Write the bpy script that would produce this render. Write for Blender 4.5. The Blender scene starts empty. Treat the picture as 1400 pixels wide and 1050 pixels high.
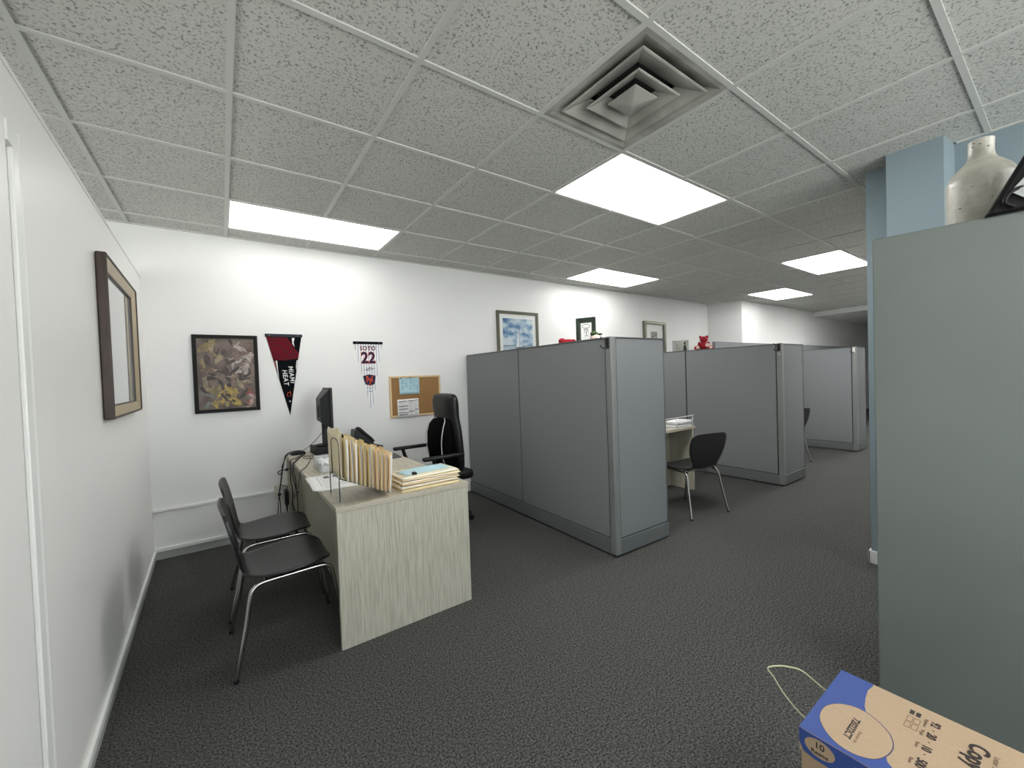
import bpy, bmesh, math, random
from mathutils import Vector, Matrix
random.seed(7)
S = 0.6096            # ceiling module
CEIL = 2.59
C = bpy.context.scene.collection
SC = bpy.context.scene

# ------------------------------------------------------------------ camera
cam_d = bpy.data.cameras.new('camera'); cam = bpy.data.objects.new('camera', cam_d); C.objects.link(cam)
cam_d.sensor_width = 36.0; cam_d.sensor_fit = 'HORIZONTAL'; cam_d.lens = 554.48 / 1400 * 36.0
cam_d.clip_start = 0.02; cam_d.clip_end = 200
def cam_matrix(yaw, pitch, roll, loc):
    f = Vector((math.sin(yaw)*math.cos(pitch), math.cos(yaw)*math.cos(pitch), math.sin(pitch)))
    r = Vector((math.cos(yaw), -math.sin(yaw), 0)); u = r.cross(f)
    c, s = math.cos(roll), math.sin(roll)
    r2 = c*r + s*u; u2 = -s*r + c*u
    m = Matrix((r2, u2, -f)).transposed().to_4x4(); m.translation = loc
    return m
cam.matrix_world = cam_matrix(math.radians(35.55512), math.radians(-1.18091), math.radians(-1.97516), (-0.0758, -1.50618, 1.34))
SC.camera = cam

# ------------------------------------------------------------------ world, exposure
w = bpy.data.worlds.new('daylight'); SC.world = w; w.use_nodes = True
wn = w.node_tree; bg = wn.nodes['Background']; bg.inputs[1].default_value = 7.4
# overcast sky above, made-up brighter glow below the horizon to lift the ceiling
wt = wn.nodes.new('ShaderNodeTexCoord'); wsep = wn.nodes.new('ShaderNodeSeparateXYZ'); wr_ = wn.nodes.new('ShaderNodeValToRGB')
wmap = wn.nodes.new('ShaderNodeMapRange'); wmap.inputs['From Min'].default_value = -1.0
wr_.color_ramp.elements[0].position = 0.49; wr_.color_ramp.elements[0].color = (1.0, 1.0, 0.97, 1)
wr_.color_ramp.elements[1].position = 0.53; wr_.color_ramp.elements[1].color = (0.27, 0.31, 0.35, 1)
wn.links.new(wt.outputs['Generated'], wsep.inputs[0]); wn.links.new(wsep.outputs['Z'], wmap.inputs['Value'])
wn.links.new(wmap.outputs[0], wr_.inputs[0]); wn.links.new(wr_.outputs[0], bg.inputs[0])
SC.view_settings.view_transform = 'Standard'; SC.view_settings.look = 'None'
SC.view_settings.exposure = 0.3; SC.view_settings.gamma = 1.0; SC.view_settings.use_curve_mapping = False
LAMP = 8.0           # strength of the ceiling lamp diffusers
def portal(name, loc, rot, sx, sy):
    l = bpy.data.lights.new(name, 'AREA'); l.shape = 'RECTANGLE'; l.size = sx; l.size_y = sy
    l.cycles.is_portal = True
    o = bpy.data.objects.new(name, l); C.objects.link(o); o.location = loc; o.rotation_euler = rot
portal('added_window_daylight', (1.45, -4.19, 1.4), (math.radians(90), 0, 0), 3.7, 2.1)  # portal for the window added behind the camera
portal('side_window_daylight', (-2.89, 1.2, 1.6), (0, math.radians(-90), 0), 1.4, 1.8)

# ------------------------------------------------------------------ materials
def rgb(r, g, b):     # sRGB 0-255 -> linear
    def f(c):
        c /= 255.0
        return c/12.92 if c <= 0.04045 else ((c+0.055)/1.055)**2.4
    return (f(r), f(g), f(b), 1)
def mat(name, col, rough=0.6, metal=0.0, spec=0.5, noise=None, bump=None, trans=0.0, emit=None, coat=0.0, alpha=1.0):
    """noise=(scale, second colour, low, high, stretch xyz); bump=(scale, strength)"""
    m = bpy.data.materials.new(name); m.use_nodes = True
    nt = m.node_tree; b = nt.nodes['Principled BSDF']
    if len(col) == 3: col = (*col, 1)
    b.inputs['Base Color'].default_value = col; b.inputs['Roughness'].default_value = rough
    b.inputs['Metallic'].default_value = metal; b.inputs['Specular IOR Level'].default_value = spec
    b.inputs['Transmission Weight'].default_value = trans; b.inputs['Coat Weight'].default_value = coat
    b.inputs['Alpha'].default_value = alpha
    if emit:
        b.inputs['Emission Color'].default_value = emit[0]; b.inputs['Emission Strength'].default_value = emit[1]
    tc = None
    if noise or bump:
        tc = nt.nodes.new('ShaderNodeTexCoord')
    if noise:
        sc, c2, lo, hi, st = noise
        mp = nt.nodes.new('ShaderNodeMapping'); mp.inputs['Scale'].default_value = st
        nz = nt.nodes.new('ShaderNodeTexNoise'); nz.inputs['Scale'].default_value = sc; nz.inputs['Detail'].default_value = 5
        rp = nt.nodes.new('ShaderNodeValToRGB'); rp.color_ramp.elements[0].position = lo; rp.color_ramp.elements[1].position = hi
        if len(c2) == 3: c2 = (*c2, 1)
        rp.color_ramp.elements[0].color = c2; rp.color_ramp.elements[1].color = col
        nt.links.new(tc.outputs['Object'], mp.inputs[0]); nt.links.new(mp.outputs[0], nz.inputs['Vector'])
        nt.links.new(nz.outputs[0], rp.inputs[0]); nt.links.new(rp.outputs[0], b.inputs['Base Color'])
    if bump:
        nb = nt.nodes.new('ShaderNodeTexNoise'); nb.inputs['Scale'].default_value = bump[0]; nb.inputs['Detail'].default_value = 3
        bn = nt.nodes.new('ShaderNodeBump'); bn.inputs['Strength'].default_value = bump[1]; bn.inputs['Distance'].default_value = 0.004
        nt.links.new(tc.outputs['Object'], nb.inputs['Vector']); nt.links.new(nb.outputs[0], bn.inputs['Height'])
        nt.links.new(bn.outputs[0], b.inputs['Normal'])
    return m
M = {}
M['wall'] = mat('white_wall_paint', (0.77, 0.775, 0.765), 0.55, noise=(1.3, (0.735, 0.745, 0.74), 0.35, 0.65, (1, 1, 1)), bump=(180, 0.08))
M['partition'] = mat('white_partition_paint', (0.85, 0.845, 0.825), 0.42, noise=(1.1, (0.825, 0.825, 0.805), 0.35, 0.65, (1, 1, 1)))
M['bluewall'] = mat('pale_blue_wall_paint', rgb(128, 144, 151), 0.6, bump=(160, 0.08))
M['trim'] = mat('white_trim_paint', (0.78, 0.79, 0.77), 0.35)
M['vinyl'] = mat('grey_vinyl_base', rgb(168, 172, 168), 0.45)
M['tee'] = mat('painted_grid_steel', (0.53, 0.54, 0.515), 0.45)
M['lampframe'] = mat('white_lamp_steel', (0.75, 0.75, 0.74), 0.4)
M['vent'] = mat('dusty_vent_steel', rgb(168, 169, 161), 0.42, noise=(4, rgb(134, 135, 128), 0.4, 0.62, (1, 1, 1)))
M['dark'] = mat('dark_duct', (0.01, 0.01, 0.01), 0.9)
M['fabric'] = mat('grey_panel_fabric', rgb(137, 140, 143), 0.85, noise=(320, rgb(119, 122, 125), 0.3, 0.7, (1, 1, 1)), bump=(600, 0.25))
M['panelmetal'] = mat('grey_panel_metal', rgb(112, 116, 117), 0.42, metal=0.15)
M['postmetal'] = mat('light_grey_post_metal', rgb(138, 141, 140), 0.38, metal=0.25)
M['blackgap'] = mat('black_seam', (0.012, 0.013, 0.014), 0.8)
M['laminate'] = mat('grey_oak_laminate', rgb(192, 189, 174), 0.5, noise=(34, rgb(166, 162, 146), 0.34, 0.64, (5, 5, 0.22)))
M['laminatetop'] = mat('grey_oak_laminate_top', rgb(190, 184, 167), 0.45, noise=(34, rgb(162, 156, 139), 0.36, 0.62, (5, 0.22, 5)))
M['shell'] = mat('black_chair_plywood', (0.010, 0.011, 0.0115), 0.34, spec=0.42, noise=(6, (0.015, 0.016, 0.0165), 0.3, 0.7, (1, 8, 1)))
M['chrome'] = mat('chrome_tube', (0.44, 0.43, 0.41), 0.2, metal=1.0)
M['blackplastic'] = mat('black_plastic', (0.007, 0.0075, 0.008), 0.45, spec=0.3)
M['greyplastic'] = mat('charcoal_plastic', (0.022, 0.024, 0.026), 0.45, spec=0.35)
M['leather'] = mat('black_leather', (0.006, 0.0065, 0.007), 0.42, spec=0.35, bump=(90, 0.2))
M['velvet'] = mat('black_velour', (0.003, 0.003, 0.0035), 0.95, spec=0.05)
M['piping'] = mat('white_piping', (0.6, 0.6, 0.58), 0.6)
M['wire'] = mat('black_wire', (0.025, 0.025, 0.027), 0.35)
M['screen'] = mat('dark_screen', (0.01, 0.011, 0.013), 0.15)
M['paper'] = mat('white_paper', (0.80, 0.80, 0.79), 0.7)
M['ink'] = mat('printed_ink', (0.10, 0.10, 0.12), 0.7)
M['greyink'] = mat('grey_printed_ink', (0.36, 0.36, 0.38), 0.7)
M['pagebeige'] = mat('beige_pages', rgb(170, 160, 144), 0.75)
M['bluepaper'] = mat('pale_blue_paper', rgb(176, 208, 218), 0.7)
M['clear'] = mat('clear_plastic', (0.85, 0.88, 0.9), 0.12, alpha=0.28)
M['tissue'] = mat('crumpled_plastic', (0.72, 0.74, 0.75), 0.35, bump=(40, 0.8))
MAN = [mat('manila_card_%d' % i, rgb(*c), 0.75) for i, c in enumerate(
    [(232, 220, 186), (226, 208, 160), (238, 222, 190), (220, 200, 150), (236, 208, 170), (228, 214, 178)])]
M['cork'] = mat('cork', rgb(158, 122, 78), 0.9, noise=(160, rgb(128, 94, 56), 0.38, 0.6, (1, 1, 1)))
M['pine'] = mat('light_pine', rgb(208, 182, 142), 0.5)
M['blackframe'] = mat('black_frame_wood', (0.008, 0.009, 0.008), 0.6, spec=0.2)
M['walnut'] = mat('dark_walnut', rgb(56, 38, 28), 0.4, noise=(12, rgb(40, 26, 20), 0.35, 0.65, (6, 6, 0.6)))
M['gilt'] = mat('aged_gilt', rgb(178, 164, 136), 0.42, metal=0.15)
M['olive'] = mat('olive_grey_frame', rgb(88, 88, 74), 0.4, metal=0.2)
M['silver'] = mat('silver_frame', rgb(112, 112, 100), 0.35, metal=0.5)
M['board'] = mat('mat_board', (0.74, 0.75, 0.73), 0.7)
M['glassart'] = mat('glazed_grey_print', (0.44, 0.46, 0.46), 0.06, coat=0.6, noise=(5, (0.36, 0.38, 0.38), 0.4, 0.6, (1, 1, 1)))
M['cabinet'] = mat('grey_cabinet_enamel', rgb(104, 111, 107), 0.42, noise=(2.0, rgb(99, 106, 102), 0.35, 0.65, (1, 1, 1)), bump=(300, 0.05))
M['ceramic'] = mat('glazed_white_ceramic', rgb(186, 183, 172), 0.42, noise=(14, rgb(164, 161, 150), 0.36, 0.6, (1, 1, 1)), coat=0.12, bump=(60, 0.35))
M['speck'] = mat('brown_glaze_fleck', rgb(92, 86, 70), 0.4)
M['bag'] = mat('black_nylon', (0.004, 0.004, 0.0045), 0.5, spec=0.25, bump=(40, 0.4))
M['tag'] = mat('grey_tag_paper', rgb(176, 180, 178), 0.7)
M['carton'] = mat('kraft_carton', rgb(168, 146, 120), 0.8, noise=(90, rgb(158, 136, 111), 0.3, 0.7, (1, 6, 1)))
M['cartonblue'] = mat('carton_blue_print', rgb(44, 70, 134), 0.65)
M['cartonink'] = mat('carton_dark_ink', rgb(44, 36, 36), 0.7)
M['cartonline'] = mat('carton_brown_ink', rgb(120, 98, 78), 0.7)
M['strap'] = mat('cream_strapping', rgb(206, 208, 170), 0.4)
M['red'] = mat('red_plush', rgb(150, 16, 34), 0.9, bump=(120, 0.5))
M['pinkplush'] = mat('pale_plush', rgb(226, 196, 186), 0.9)
M['green'] = mat('dark_green_plush', rgb(48, 70, 34), 0.9)
M['outlet'] = mat('ivory_plastic', rgb(206, 204, 190), 0.4)

def ceiling_mat():
    m = bpy.data.materials.new('fissured_ceiling_tile'); m.use_nodes = True; nt = m.node_tree; b = nt.nodes['Principled BSDF']
    b.inputs['Roughness'].default_value = 0.9; b.inputs['Specular IOR Level'].default_value = 0.15
    tc = nt.nodes.new('ShaderNodeTexCoord')
    n1 = nt.nodes.new('ShaderNodeTexNoise'); n1.inputs['Scale'].default_value = 95; n1.inputs['Detail'].default_value = 3; n1.inputs['Roughness'].default_value = 0.65
    r1 = nt.nodes.new('ShaderNodeValToRGB'); e = r1.color_ramp.elements
    e[0].position = 0.36; e[0].color = (0.24, 0.245, 0.23, 1); e[1].position = 0.465; e[1].color = (0.575, 0.585, 0.55, 1)
    n2 = nt.nodes.new('ShaderNodeTexNoise'); n2.inputs['Scale'].default_value = 0.9
    r2 = nt.nodes.new('ShaderNodeValToRGB'); r2.color_ramp.elements[0].color = (0.90, 0.90, 0.90, 1); r2.color_ramp.elements[1].color = (1, 1, 1, 1)
    mx = nt.nodes.new('ShaderNodeMixRGB'); mx.blend_type = 'MULTIPLY'; mx.inputs[0].default_value = 1
    L = nt.links.new
    L(tc.outputs['Object'], n1.inputs['Vector']); L(tc.outputs['Object'], n2.inputs['Vector'])
    L(n1.outputs[0], r1.inputs[0]); L(n2.outputs[0], r2.inputs[0]); L(r1.outputs[0], mx.inputs[1]); L(r2.outputs[0], mx.inputs[2])
    L(mx.outputs[0], b.inputs['Base Color'])
    bp = nt.nodes.new('ShaderNodeBump'); bp.inputs['Strength'].default_value = 0.2; bp.inputs['Distance'].default_value = 0.003
    L(n1.outputs[0], bp.inputs['Height']); L(bp.outputs[0], b.inputs['Normal'])
    return m
def carpet_mat():
    m = bpy.data.materials.new('charcoal_loop_carpet'); m.use_nodes = True; nt = m.node_tree; b = nt.nodes['Principled BSDF']
    b.inputs['Roughness'].default_value = 0.95; b.inputs['Specular IOR Level'].default_value = 0.1
    tc = nt.nodes.new('ShaderNodeTexCoord')
    n1 = nt.nodes.new('ShaderNodeTexNoise'); n1.inputs['Scale'].default_value = 130; n1.inputs['Detail'].default_value = 4; n1.inputs['Roughness'].default_value = 0.7
    r1 = nt.nodes.new('ShaderNodeValToRGB'); e = r1.color_ramp.elements
    e[0].position = 0.38; e[0].color = (0.017, 0.0175, 0.018, 1); e[1].position = 0.64; e[1].color = (0.136, 0.137, 0.130, 1)
    L = nt.links.new
    L(tc.outputs['Object'], n1.inputs['Vector']); L(n1.outputs[0], r1.inputs[0]); L(r1.outputs[0], b.inputs['Base Color'])
    bp = nt.nodes.new('ShaderNodeBump'); bp.inputs['Strength'].default_value = 0.7; bp.inputs['Distance'].default_value = 0.006
    L(n1.outputs[0], bp.inputs['Height']); L(bp.outputs[0], b.inputs['Normal'])
    return m
M['ceiling'] = ceiling_mat(); M['carpet'] = carpet_mat()

# ------------------------------------------------------------------ helpers
def spline(pts, n=6, closed=False):
    """Catmull-Rom through the points"""
    P = [Vector(p) for p in pts]; out = []; N = len(P)
    rng = range(N) if closed else range(N-1)
    for i in rng:
        p1, p2 = P[i], P[(i+1) % N]
        p0 = P[(i-1) % N] if closed or i > 0 else p1*2-p2
        p3 = P[(i+2) % N] if closed or i+2 < N else p2*2-p1
        for k in range(n):
            t = k/n
            out.append(0.5*((2*p1)+(p2-p0)*t+(2*p0-5*p1+4*p2-p3)*t*t+(3*p1-p0-3*p2+p3)*t*t*t))
    if not closed: out.append(P[-1])
    return out
class MB:
    def __init__(self): self.v = []; self.f = []; self.mi = []; self.cur = 0
    def use(self, i): self.cur = i; return self
    def add(self, vs, fs):
        o = len(self.v); self.v += [tuple(p) for p in vs]
        for f in fs: self.f.append([o+i for i in f]); self.mi.append(self.cur)
        return self
    def box(self, x0, x1, y0, y1, z0, z1):
        vs = [(x0,y0,z0),(x1,y0,z0),(x1,y1,z0),(x0,y1,z0),(x0,y0,z1),(x1,y0,z1),(x1,y1,z1),(x0,y1,z1)]
        return self.add(vs, [(3,2,1,0),(4,5,6,7),(0,1,5,4),(1,2,6,5),(2,3,7,6),(3,0,4,7)])
    def hexa(self, lo, hi):          # two 4-point loops, counter-clockwise seen from the hi side
        return self.add(list(lo)+list(hi), [(3,2,1,0),(4,5,6,7),(0,1,5,4),(1,2,6,5),(2,3,7,6),(3,0,4,7)])
    def prism(self, poly, a, b, axis='z'):
        n = len(poly)
        def P(p, h):
            return {'z': (p[0], p[1], h), 'y': (p[0], h, p[1]), 'x': (h, p[0], p[1])}[axis]
        vs = [P(p, a) for p in poly]+[P(p, b) for p in poly]
        fs = [tuple(range(n-1, -1, -1)), tuple(range(n, 2*n))]+[(i, (i+1) % n, n+(i+1) % n, n+i) for i in range(n)]
        return self.add(vs, fs)
    def sheet(self, vs): return self.add(vs, [tuple(range(len(vs)))])
    def tube(self, path, r, n=10, cap=True):
        P = [Vector(p) for p in path]; rings = []; up = None
        for i, p in enumerate(P):
            d = (P[min(i+1, len(P)-1)]-P[max(i-1, 0)]).normalized()
            if up is None:
                up = Vector((0, 0, 1)) if abs(d.z) < 0.9 else Vector((1, 0, 0))
            a = d.cross(up).normalized(); up = a.cross(d).normalized()
            rr = r[i] if isinstance(r, (list, tuple)) else r
            rings.append([p+rr*(math.cos(2*math.pi*k/n)*a+math.sin(2*math.pi*k/n)*up) for k in range(n)])
        vs = [q for g in rings for q in g]; fs = []
        for i in range(len(P)-1):
            for k in range(n):
                fs.append((i*n+k, i*n+(k+1) % n, (i+1)*n+(k+1) % n, (i+1)*n+k))
        if cap: fs += [tuple(range(n-1, -1, -1)), tuple(range((len(P)-1)*n, len(P)*n))]
        return self.add(vs, fs)
    def lathe(self, prof, n=32, cx=0, cy=0):
        vs = []; fs = []
        for r, z in prof:
            vs += [(cx+r*math.cos(2*math.pi*k/n), cy+r*math.sin(2*math.pi*k/n), z) for k in range(n)]
        for i in range(len(prof)-1):
            for k in range(n): fs.append((i*n+k, i*n+(k+1) % n, (i+1)*n+(k+1) % n, (i+1)*n+k))
        fs += [tuple(range(n-1, -1, -1)), tuple(range((len(prof)-1)*n, len(prof)*n))]
        return self.add(vs, fs)
    def ball(self, c, r, n=14):
        rx, ry, rz = r if isinstance(r, (tuple, list)) else (r, r, r)
        prof = [(max(1e-4, math.sin(math.pi*i/n)), -math.cos(math.pi*i/n)) for i in range(n+1)]
        o = len(self.v); self.lathe(prof, 18)
        for i in range(o, len(self.v)):
            p = self.v[i]; self.v[i] = (c[0]+p[0]*rx, c[1]+p[1]*ry, c[2]+p[2]*rz)
        return self
    def grid(self, rows):
        n = len(rows[0]); vs = [p for r in rows for p in r]; fs = []
        for i in range(len(rows)-1):
            for k in range(n-1): fs.append((i*n+k, i*n+k+1, (i+1)*n+k+1, (i+1)*n+k))
        return self.add(vs, fs)
    def build(self, name, mats, parent=None, bevel=0, smooth=None, solid=0, sub=0):
        me = bpy.data.meshes.new(name); me.from_pydata(self.v, [], self.f)
        if not isinstance(mats, (list, tuple)): mats = [mats]
        for m in mats: me.materials.append(m)
        for p, i in zip(me.polygons, self.mi): p.material_index = i
        bm = bmesh.new(); bm.from_mesh(me)
        if not solid: bmesh.ops.recalc_face_normals(bm, faces=bm.faces)
        bm.to_mesh(me); bm.free()
        if smooth is not None:
            for p in me.polygons: p.use_smooth = True
            if smooth < 180: me.set_sharp_from_angle(angle=math.radians(smooth))
        o = bpy.data.objects.new(name, me); C.objects.link(o)
        if parent: o.parent = parent
        if solid:
            s = o.modifiers.new('thickness', 'SOLIDIFY'); s.thickness = solid; s.offset = 0
        if bevel:
            b = o.modifiers.new('edges', 'BEVEL'); b.width = bevel; b.segments = 2; b.limit_method = 'ANGLE'; b.angle_limit = math.radians(40)
            b.harden_normals = False
        if sub:
            s = o.modifiers.new('round', 'SUBSURF'); s.levels = sub; s.render_levels = sub
        return o
def tag(o, label=None, cat=None, group=None, kind=None):
    if label: o['label'] = label
    if cat: o['category'] = cat
    if group: o['group'] = group
    if kind: o['kind'] = kind
    return o
def thing(name, label, cat, loc=(0, 0, 0), rz=0.0, group=None):
    o = bpy.data.objects.new(name, None); C.objects.link(o); o.location = loc; o.rotation_euler = (0, 0, rz)
    o.empty_display_size = 0.1
    return tag(o, label, cat, group)
def struct(name, mb, m, **k):
    return tag(mb.build(name, m, **k), kind='structure')
def copy_tree(o, parent=None):
    c = o.copy(); C.objects.link(c)
    if parent is not None: c.parent = parent
    for ch in list(o.children): copy_tree(ch, c)
    return c
def text(body, size, m, parent, mtx, name='lettering', sx=1.0, align='CENTER', shear=0.0, bold=0.0, label=None, space=1.0):
    """flat lettering; mtx maps text x, y, normal into the parent's space"""
    cu = bpy.data.curves.new(name, 'FONT'); cu.body = body; cu.size = size; cu.align_x = align; cu.align_y = 'CENTER'
    cu.shear = shear; cu.offset = bold; cu.extrude = 0.0002; cu.resolution_u = 4; cu.space_character = space
    t = bpy.data.objects.new('tmp', cu)
    me = bpy.data.meshes.new_from_object(t); bpy.data.objects.remove(t)
    me.name = name; me.materials.clear(); me.materials.append(m)
    for v in me.vertices:
        v.co = mtx @ Vector((v.co.x*sx, v.co.y, v.co.z))
    o = bpy.data.objects.new(name, me); C.objects.link(o); o.parent = parent
    if label: o['label'] = label
    return o
def frame_mtx(origin, ex, ey):
    ex = Vector(ex).normalized(); ey = Vector(ey).normalized(); ez = ex.cross(ey)
    m = Matrix((ex, ey, ez)).transposed().to_4x4(); m.translation = Vector(origin)
    return m

# ================================================================== SETTING
XL, XR, YB, YF = -2.9, 17.0, 2.675, -4.2
struct('floor', MB().box(XL-.1, XR, YF-.1, YB+.1, -0.1, 0), M['carpet'])
# back wall, the jog beyond the second cubicle and the far run of the wall
bw = MB(); T = 0.12
bw.prism([(XL-.1, YB), (7.62, YB), (7.86, 2.15), (XR, 2.15), (XR, 2.15+T), (7.96, 2.15+T), (7.75, YB+T), (XL-.1, YB+T)], 0, 2.75)
struct('wall_back', bw, M['wall'])
def wl(y): return -0.55+(2.62-y)*0.021          # face of the left partition
pw = MB().prism([(wl(-.01), -.01), (wl(YB), YB), (wl(YB)-.11, YB), (wl(-.01)-.11, -.01)], 0, 2.18)
struct('wall_left', pw, M['partition'])
struct('trim_1', MB().prism([(wl(-.01)+.004, -.01), (wl(YB)+.004, YB), (wl(YB)-.115, YB), (wl(-.01)-.115, -.01)], 2.18, 2.195), M['trim'], bevel=.002)
struct('wall_entry', MB().box(-.60, -.475, YF, -.01, 0, 2.75), M['partition'])
# door casing on the partition, mitred at the top
cs = MB()
for z0, z1, a, b in ((0, 2.02, .072, .13),):
    cs.prism([(wl(a), a), (wl(b), b), (wl(b)+.006, b-.002), (wl(b)+.016, b-.012), (wl(b)+.013, b-.024), (wl(a)+.011, a)], z0, z1)
cs.hexa([(wl(.03), .03, 1.965), (wl(.03)+.014, .03, 1.965), (wl(.072)+.014, .072, 1.965), (wl(.072), .072, 1.965)],
        [(wl(.03), .03, 2.02), (wl(.03)+.014, .03, 2.02), (wl(.072)+.014, .072, 2.02), (wl(.072), .072, 2.02)])
struct('trim_2', cs, M['trim'], bevel=.003)
# side wall with the pilaster and baseboard
wr = MB().prism([(3.43, -.69), (3.43, -.829), (3.25, -.829), (3.25, -1.071), (3.43, -1.09), (3.43, YF), (3.58, YF), (3.58, -.69)], 0, 2.75)
struct('wall_right', wr, M['bluewall'])
struct('baseboard_right', MB().prism([(3.43, -.676), (3.414, -.676), (3.414, -.80), (3.43, -.80)], 0, .085).prism(
    [(3.414, -.69), (3.414, -.676), (3.6, -.676), (3.6, -.69)], 0, .085), M['trim'], bevel=.004)
struct('wall_end', MB().box(XR, XR+.1, -.8, 2.3, 0, 2.75), M['wall'])
def windowed(name, axis, at, a0, a1, w0, w1, z0, z1, t, m):
    mb = MB()
    for (p, q, r, s) in ((a0, w0, 0, 2.75), (w1, a1, 0, 2.75), (w0, w1, 0, z0), (w0, w1, z1, 2.75)):
        if axis == 'y': mb.box(p, q, at-t, at, r, s)
        else: mb.box(at-t, at, p, q, r, s)
    return struct(name, mb, m)
windowed('wall_front', 'y', YF, XL-.1, 3.58, -.4, 3.3, .35, 2.45, .1, M['wall'])
struct('wall_aisle', MB().box(3.58, XR, -.80, -.69, 0, 2.75), M['wall'])
windowed('wall_side', 'x', XL, YF, YB, .3, 2.1, .9, 2.3, .1, M['wall'])
def window(name, axis, at, w0, w1, z0, z1):
    mb = MB(); fr = .045
    rails = [(w0, w1, z0, z0+fr), (w0, w1, z1-fr, z1), (w0, w0+fr, z0, z1), (w1-fr, w1, z0, z1), ((w0+w1)/2-fr/2, (w0+w1)/2+fr/2, z0, z1)]
    for a, b, c, d in rails:
        if axis == 'y': mb.box(a, b, at-.07, at-.03, c, d)
        else: mb.box(at-.07, at-.03, a, b, c, d)
    o = struct(name, mb, M['trim'])
    g = MB()
    if axis == 'y': g.box(w0, w1, at-.053, at-.047, z0, z1)
    else: g.box(at-.053, at-.047, w0, w1, z0, z1)
    gm = bpy.data.materials.get('window_glass')
    if gm is None:
        gm = bpy.data.materials.new('window_glass'); gm.use_nodes = True; nt = gm.node_tree; nt.nodes.clear()
        out = nt.nodes.new('ShaderNodeOutputMaterial'); tr = nt.nodes.new('ShaderNodeBsdfTransparent'); gl = nt.nodes.new('ShaderNodeBsdfGlossy')
        gl.inputs['Roughness'].default_value = 0.02; mx = nt.nodes.new('ShaderNodeMixShader'); mx.inputs[0].default_value = 0.06
        nt.links.new(tr.outputs[0], mx.inputs[1]); nt.links.new(gl.outputs[0], mx.inputs[2]); nt.links.new(mx.outputs[0], out.inputs[0])
    g.build('window_pane', gm, o)
window('added_window', 'y', YF, -.4, 3.3, .35, 2.45)  # unseen window behind the camera, added to let in fill light
window('window_2', 'x', XL, .3, 2.1, .9, 2.3)
# ceiling tiles (recessed a little) under the slab, and the steel grid
tiles = MB()
openings = {(2, -1)}
LIGHTS = [(0, 3), (3, 0), (6, 3), (9, 0), (12, 2), (3, -5), (-4, -6), (0, -5), (15, 0)]  # last four panels are unseen, added to fill the room with light
POWER = [0.52, 2.1, 0.85, 2.4, 0.8, 1.0, 3.0, 2.0, 4.0]   # brightness set panel by panel to balance the room light
for i, j in LIGHTS: openings |= {(i, j), (i+1, j)}
for i in range(-5, 28):
    for j in range(-8, 5):
        if (i, j) in openings: continue
        x0, x1 = max(i*S, XL), min((i+1)*S, XR); y0, y1 = max(j*S, YF), min((j+1)*S, YB)
        if x1 <= x0 or y1 <= y0: continue
        tiles.box(x0, x1, y0, y1, CEIL+.007, CEIL+.02)
struct('ceiling', tiles, M['ceiling'])
struct('roof_slab', MB().box(XL-.1, XR, YF-.1, YB+.2, 2.80, 2.9), M['dark'])
grid = MB(); tw = .012
lit = {(i+1, j) for i, j in [(0, 3), (3, 0), (6, 3), (9, 0), (12, 2), (3, -5), (-4, -6), (0, -5), (15, 0)]}   # middle of a two-tile lamp: no tee
for i in range(-4, 28):
    y0 = YF
    for j in range(-7, 5):
        if (i, j) in lit:
            grid.box(i*S-tw, i*S+tw, y0, j*S, CEIL, CEIL+.008); y0 = (j+1)*S
    grid.box(i*S-tw, i*S+tw, y0, YB, CEIL, CEIL+.008)
xs = [i*S for i in range(-4, 28)]
for j in range(-6, 5):
    edges = [XL]+xs+[XR]
    for a, b in zip(edges[:-1], edges[1:]): grid.box(a+tw, b-tw, j*S-tw, j*S+tw, CEIL+.0005, CEIL+.0075)
# wall angle along the back wall
grid.box(XL, 7.62, YB-.022, YB, CEIL-.002, CEIL+.006)
grid.box(7.86, XR, 2.15-.022, 2.15, CEIL-.002, CEIL+.006)
grid.box(3.408, 3.43, -1.95, -1.10, CEIL-.002, CEIL+.006)
struct('ceiling_grid', grid, M['tee'])
struct('soffit', MB().prism([(11.05, -.69), (XR, -.69), (XR, 2.15), (11.4, 2.15)], 2.49, 2.60), M['wall'])
# skirting: lipped baseboard over a vinyl base, and the raceway rail
bb = MB()
bb.prism([(wl(.13), .13), (wl(.13)+.014, .13), (wl(YB)+.014, YB), (wl(YB), YB)], .05, .085)
struct('baseboard_left', bb, M['trim'], bevel=.003)
struct('baseboard_left_vinyl', MB().prism([(wl(.13), .13), (wl(.13)+.007, .13), (wl(YB)+.007, YB), (wl(YB), YB)], 0, .05), M['vinyl'])
struct('baseboard_back', MB().box(wl(YB), 2.2, YB-.022, YB, .062, .09), M['trim'], bevel=.003)
struct('baseboard_back_vinyl', MB().box(wl(YB), 2.2, YB-.009, YB, 0, .062), M['vinyl'])
struct('trim_3', MB().box(wl(YB), 2.2, YB-.02, YB, .372, .396), M['trim'], bevel=.005)

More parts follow.
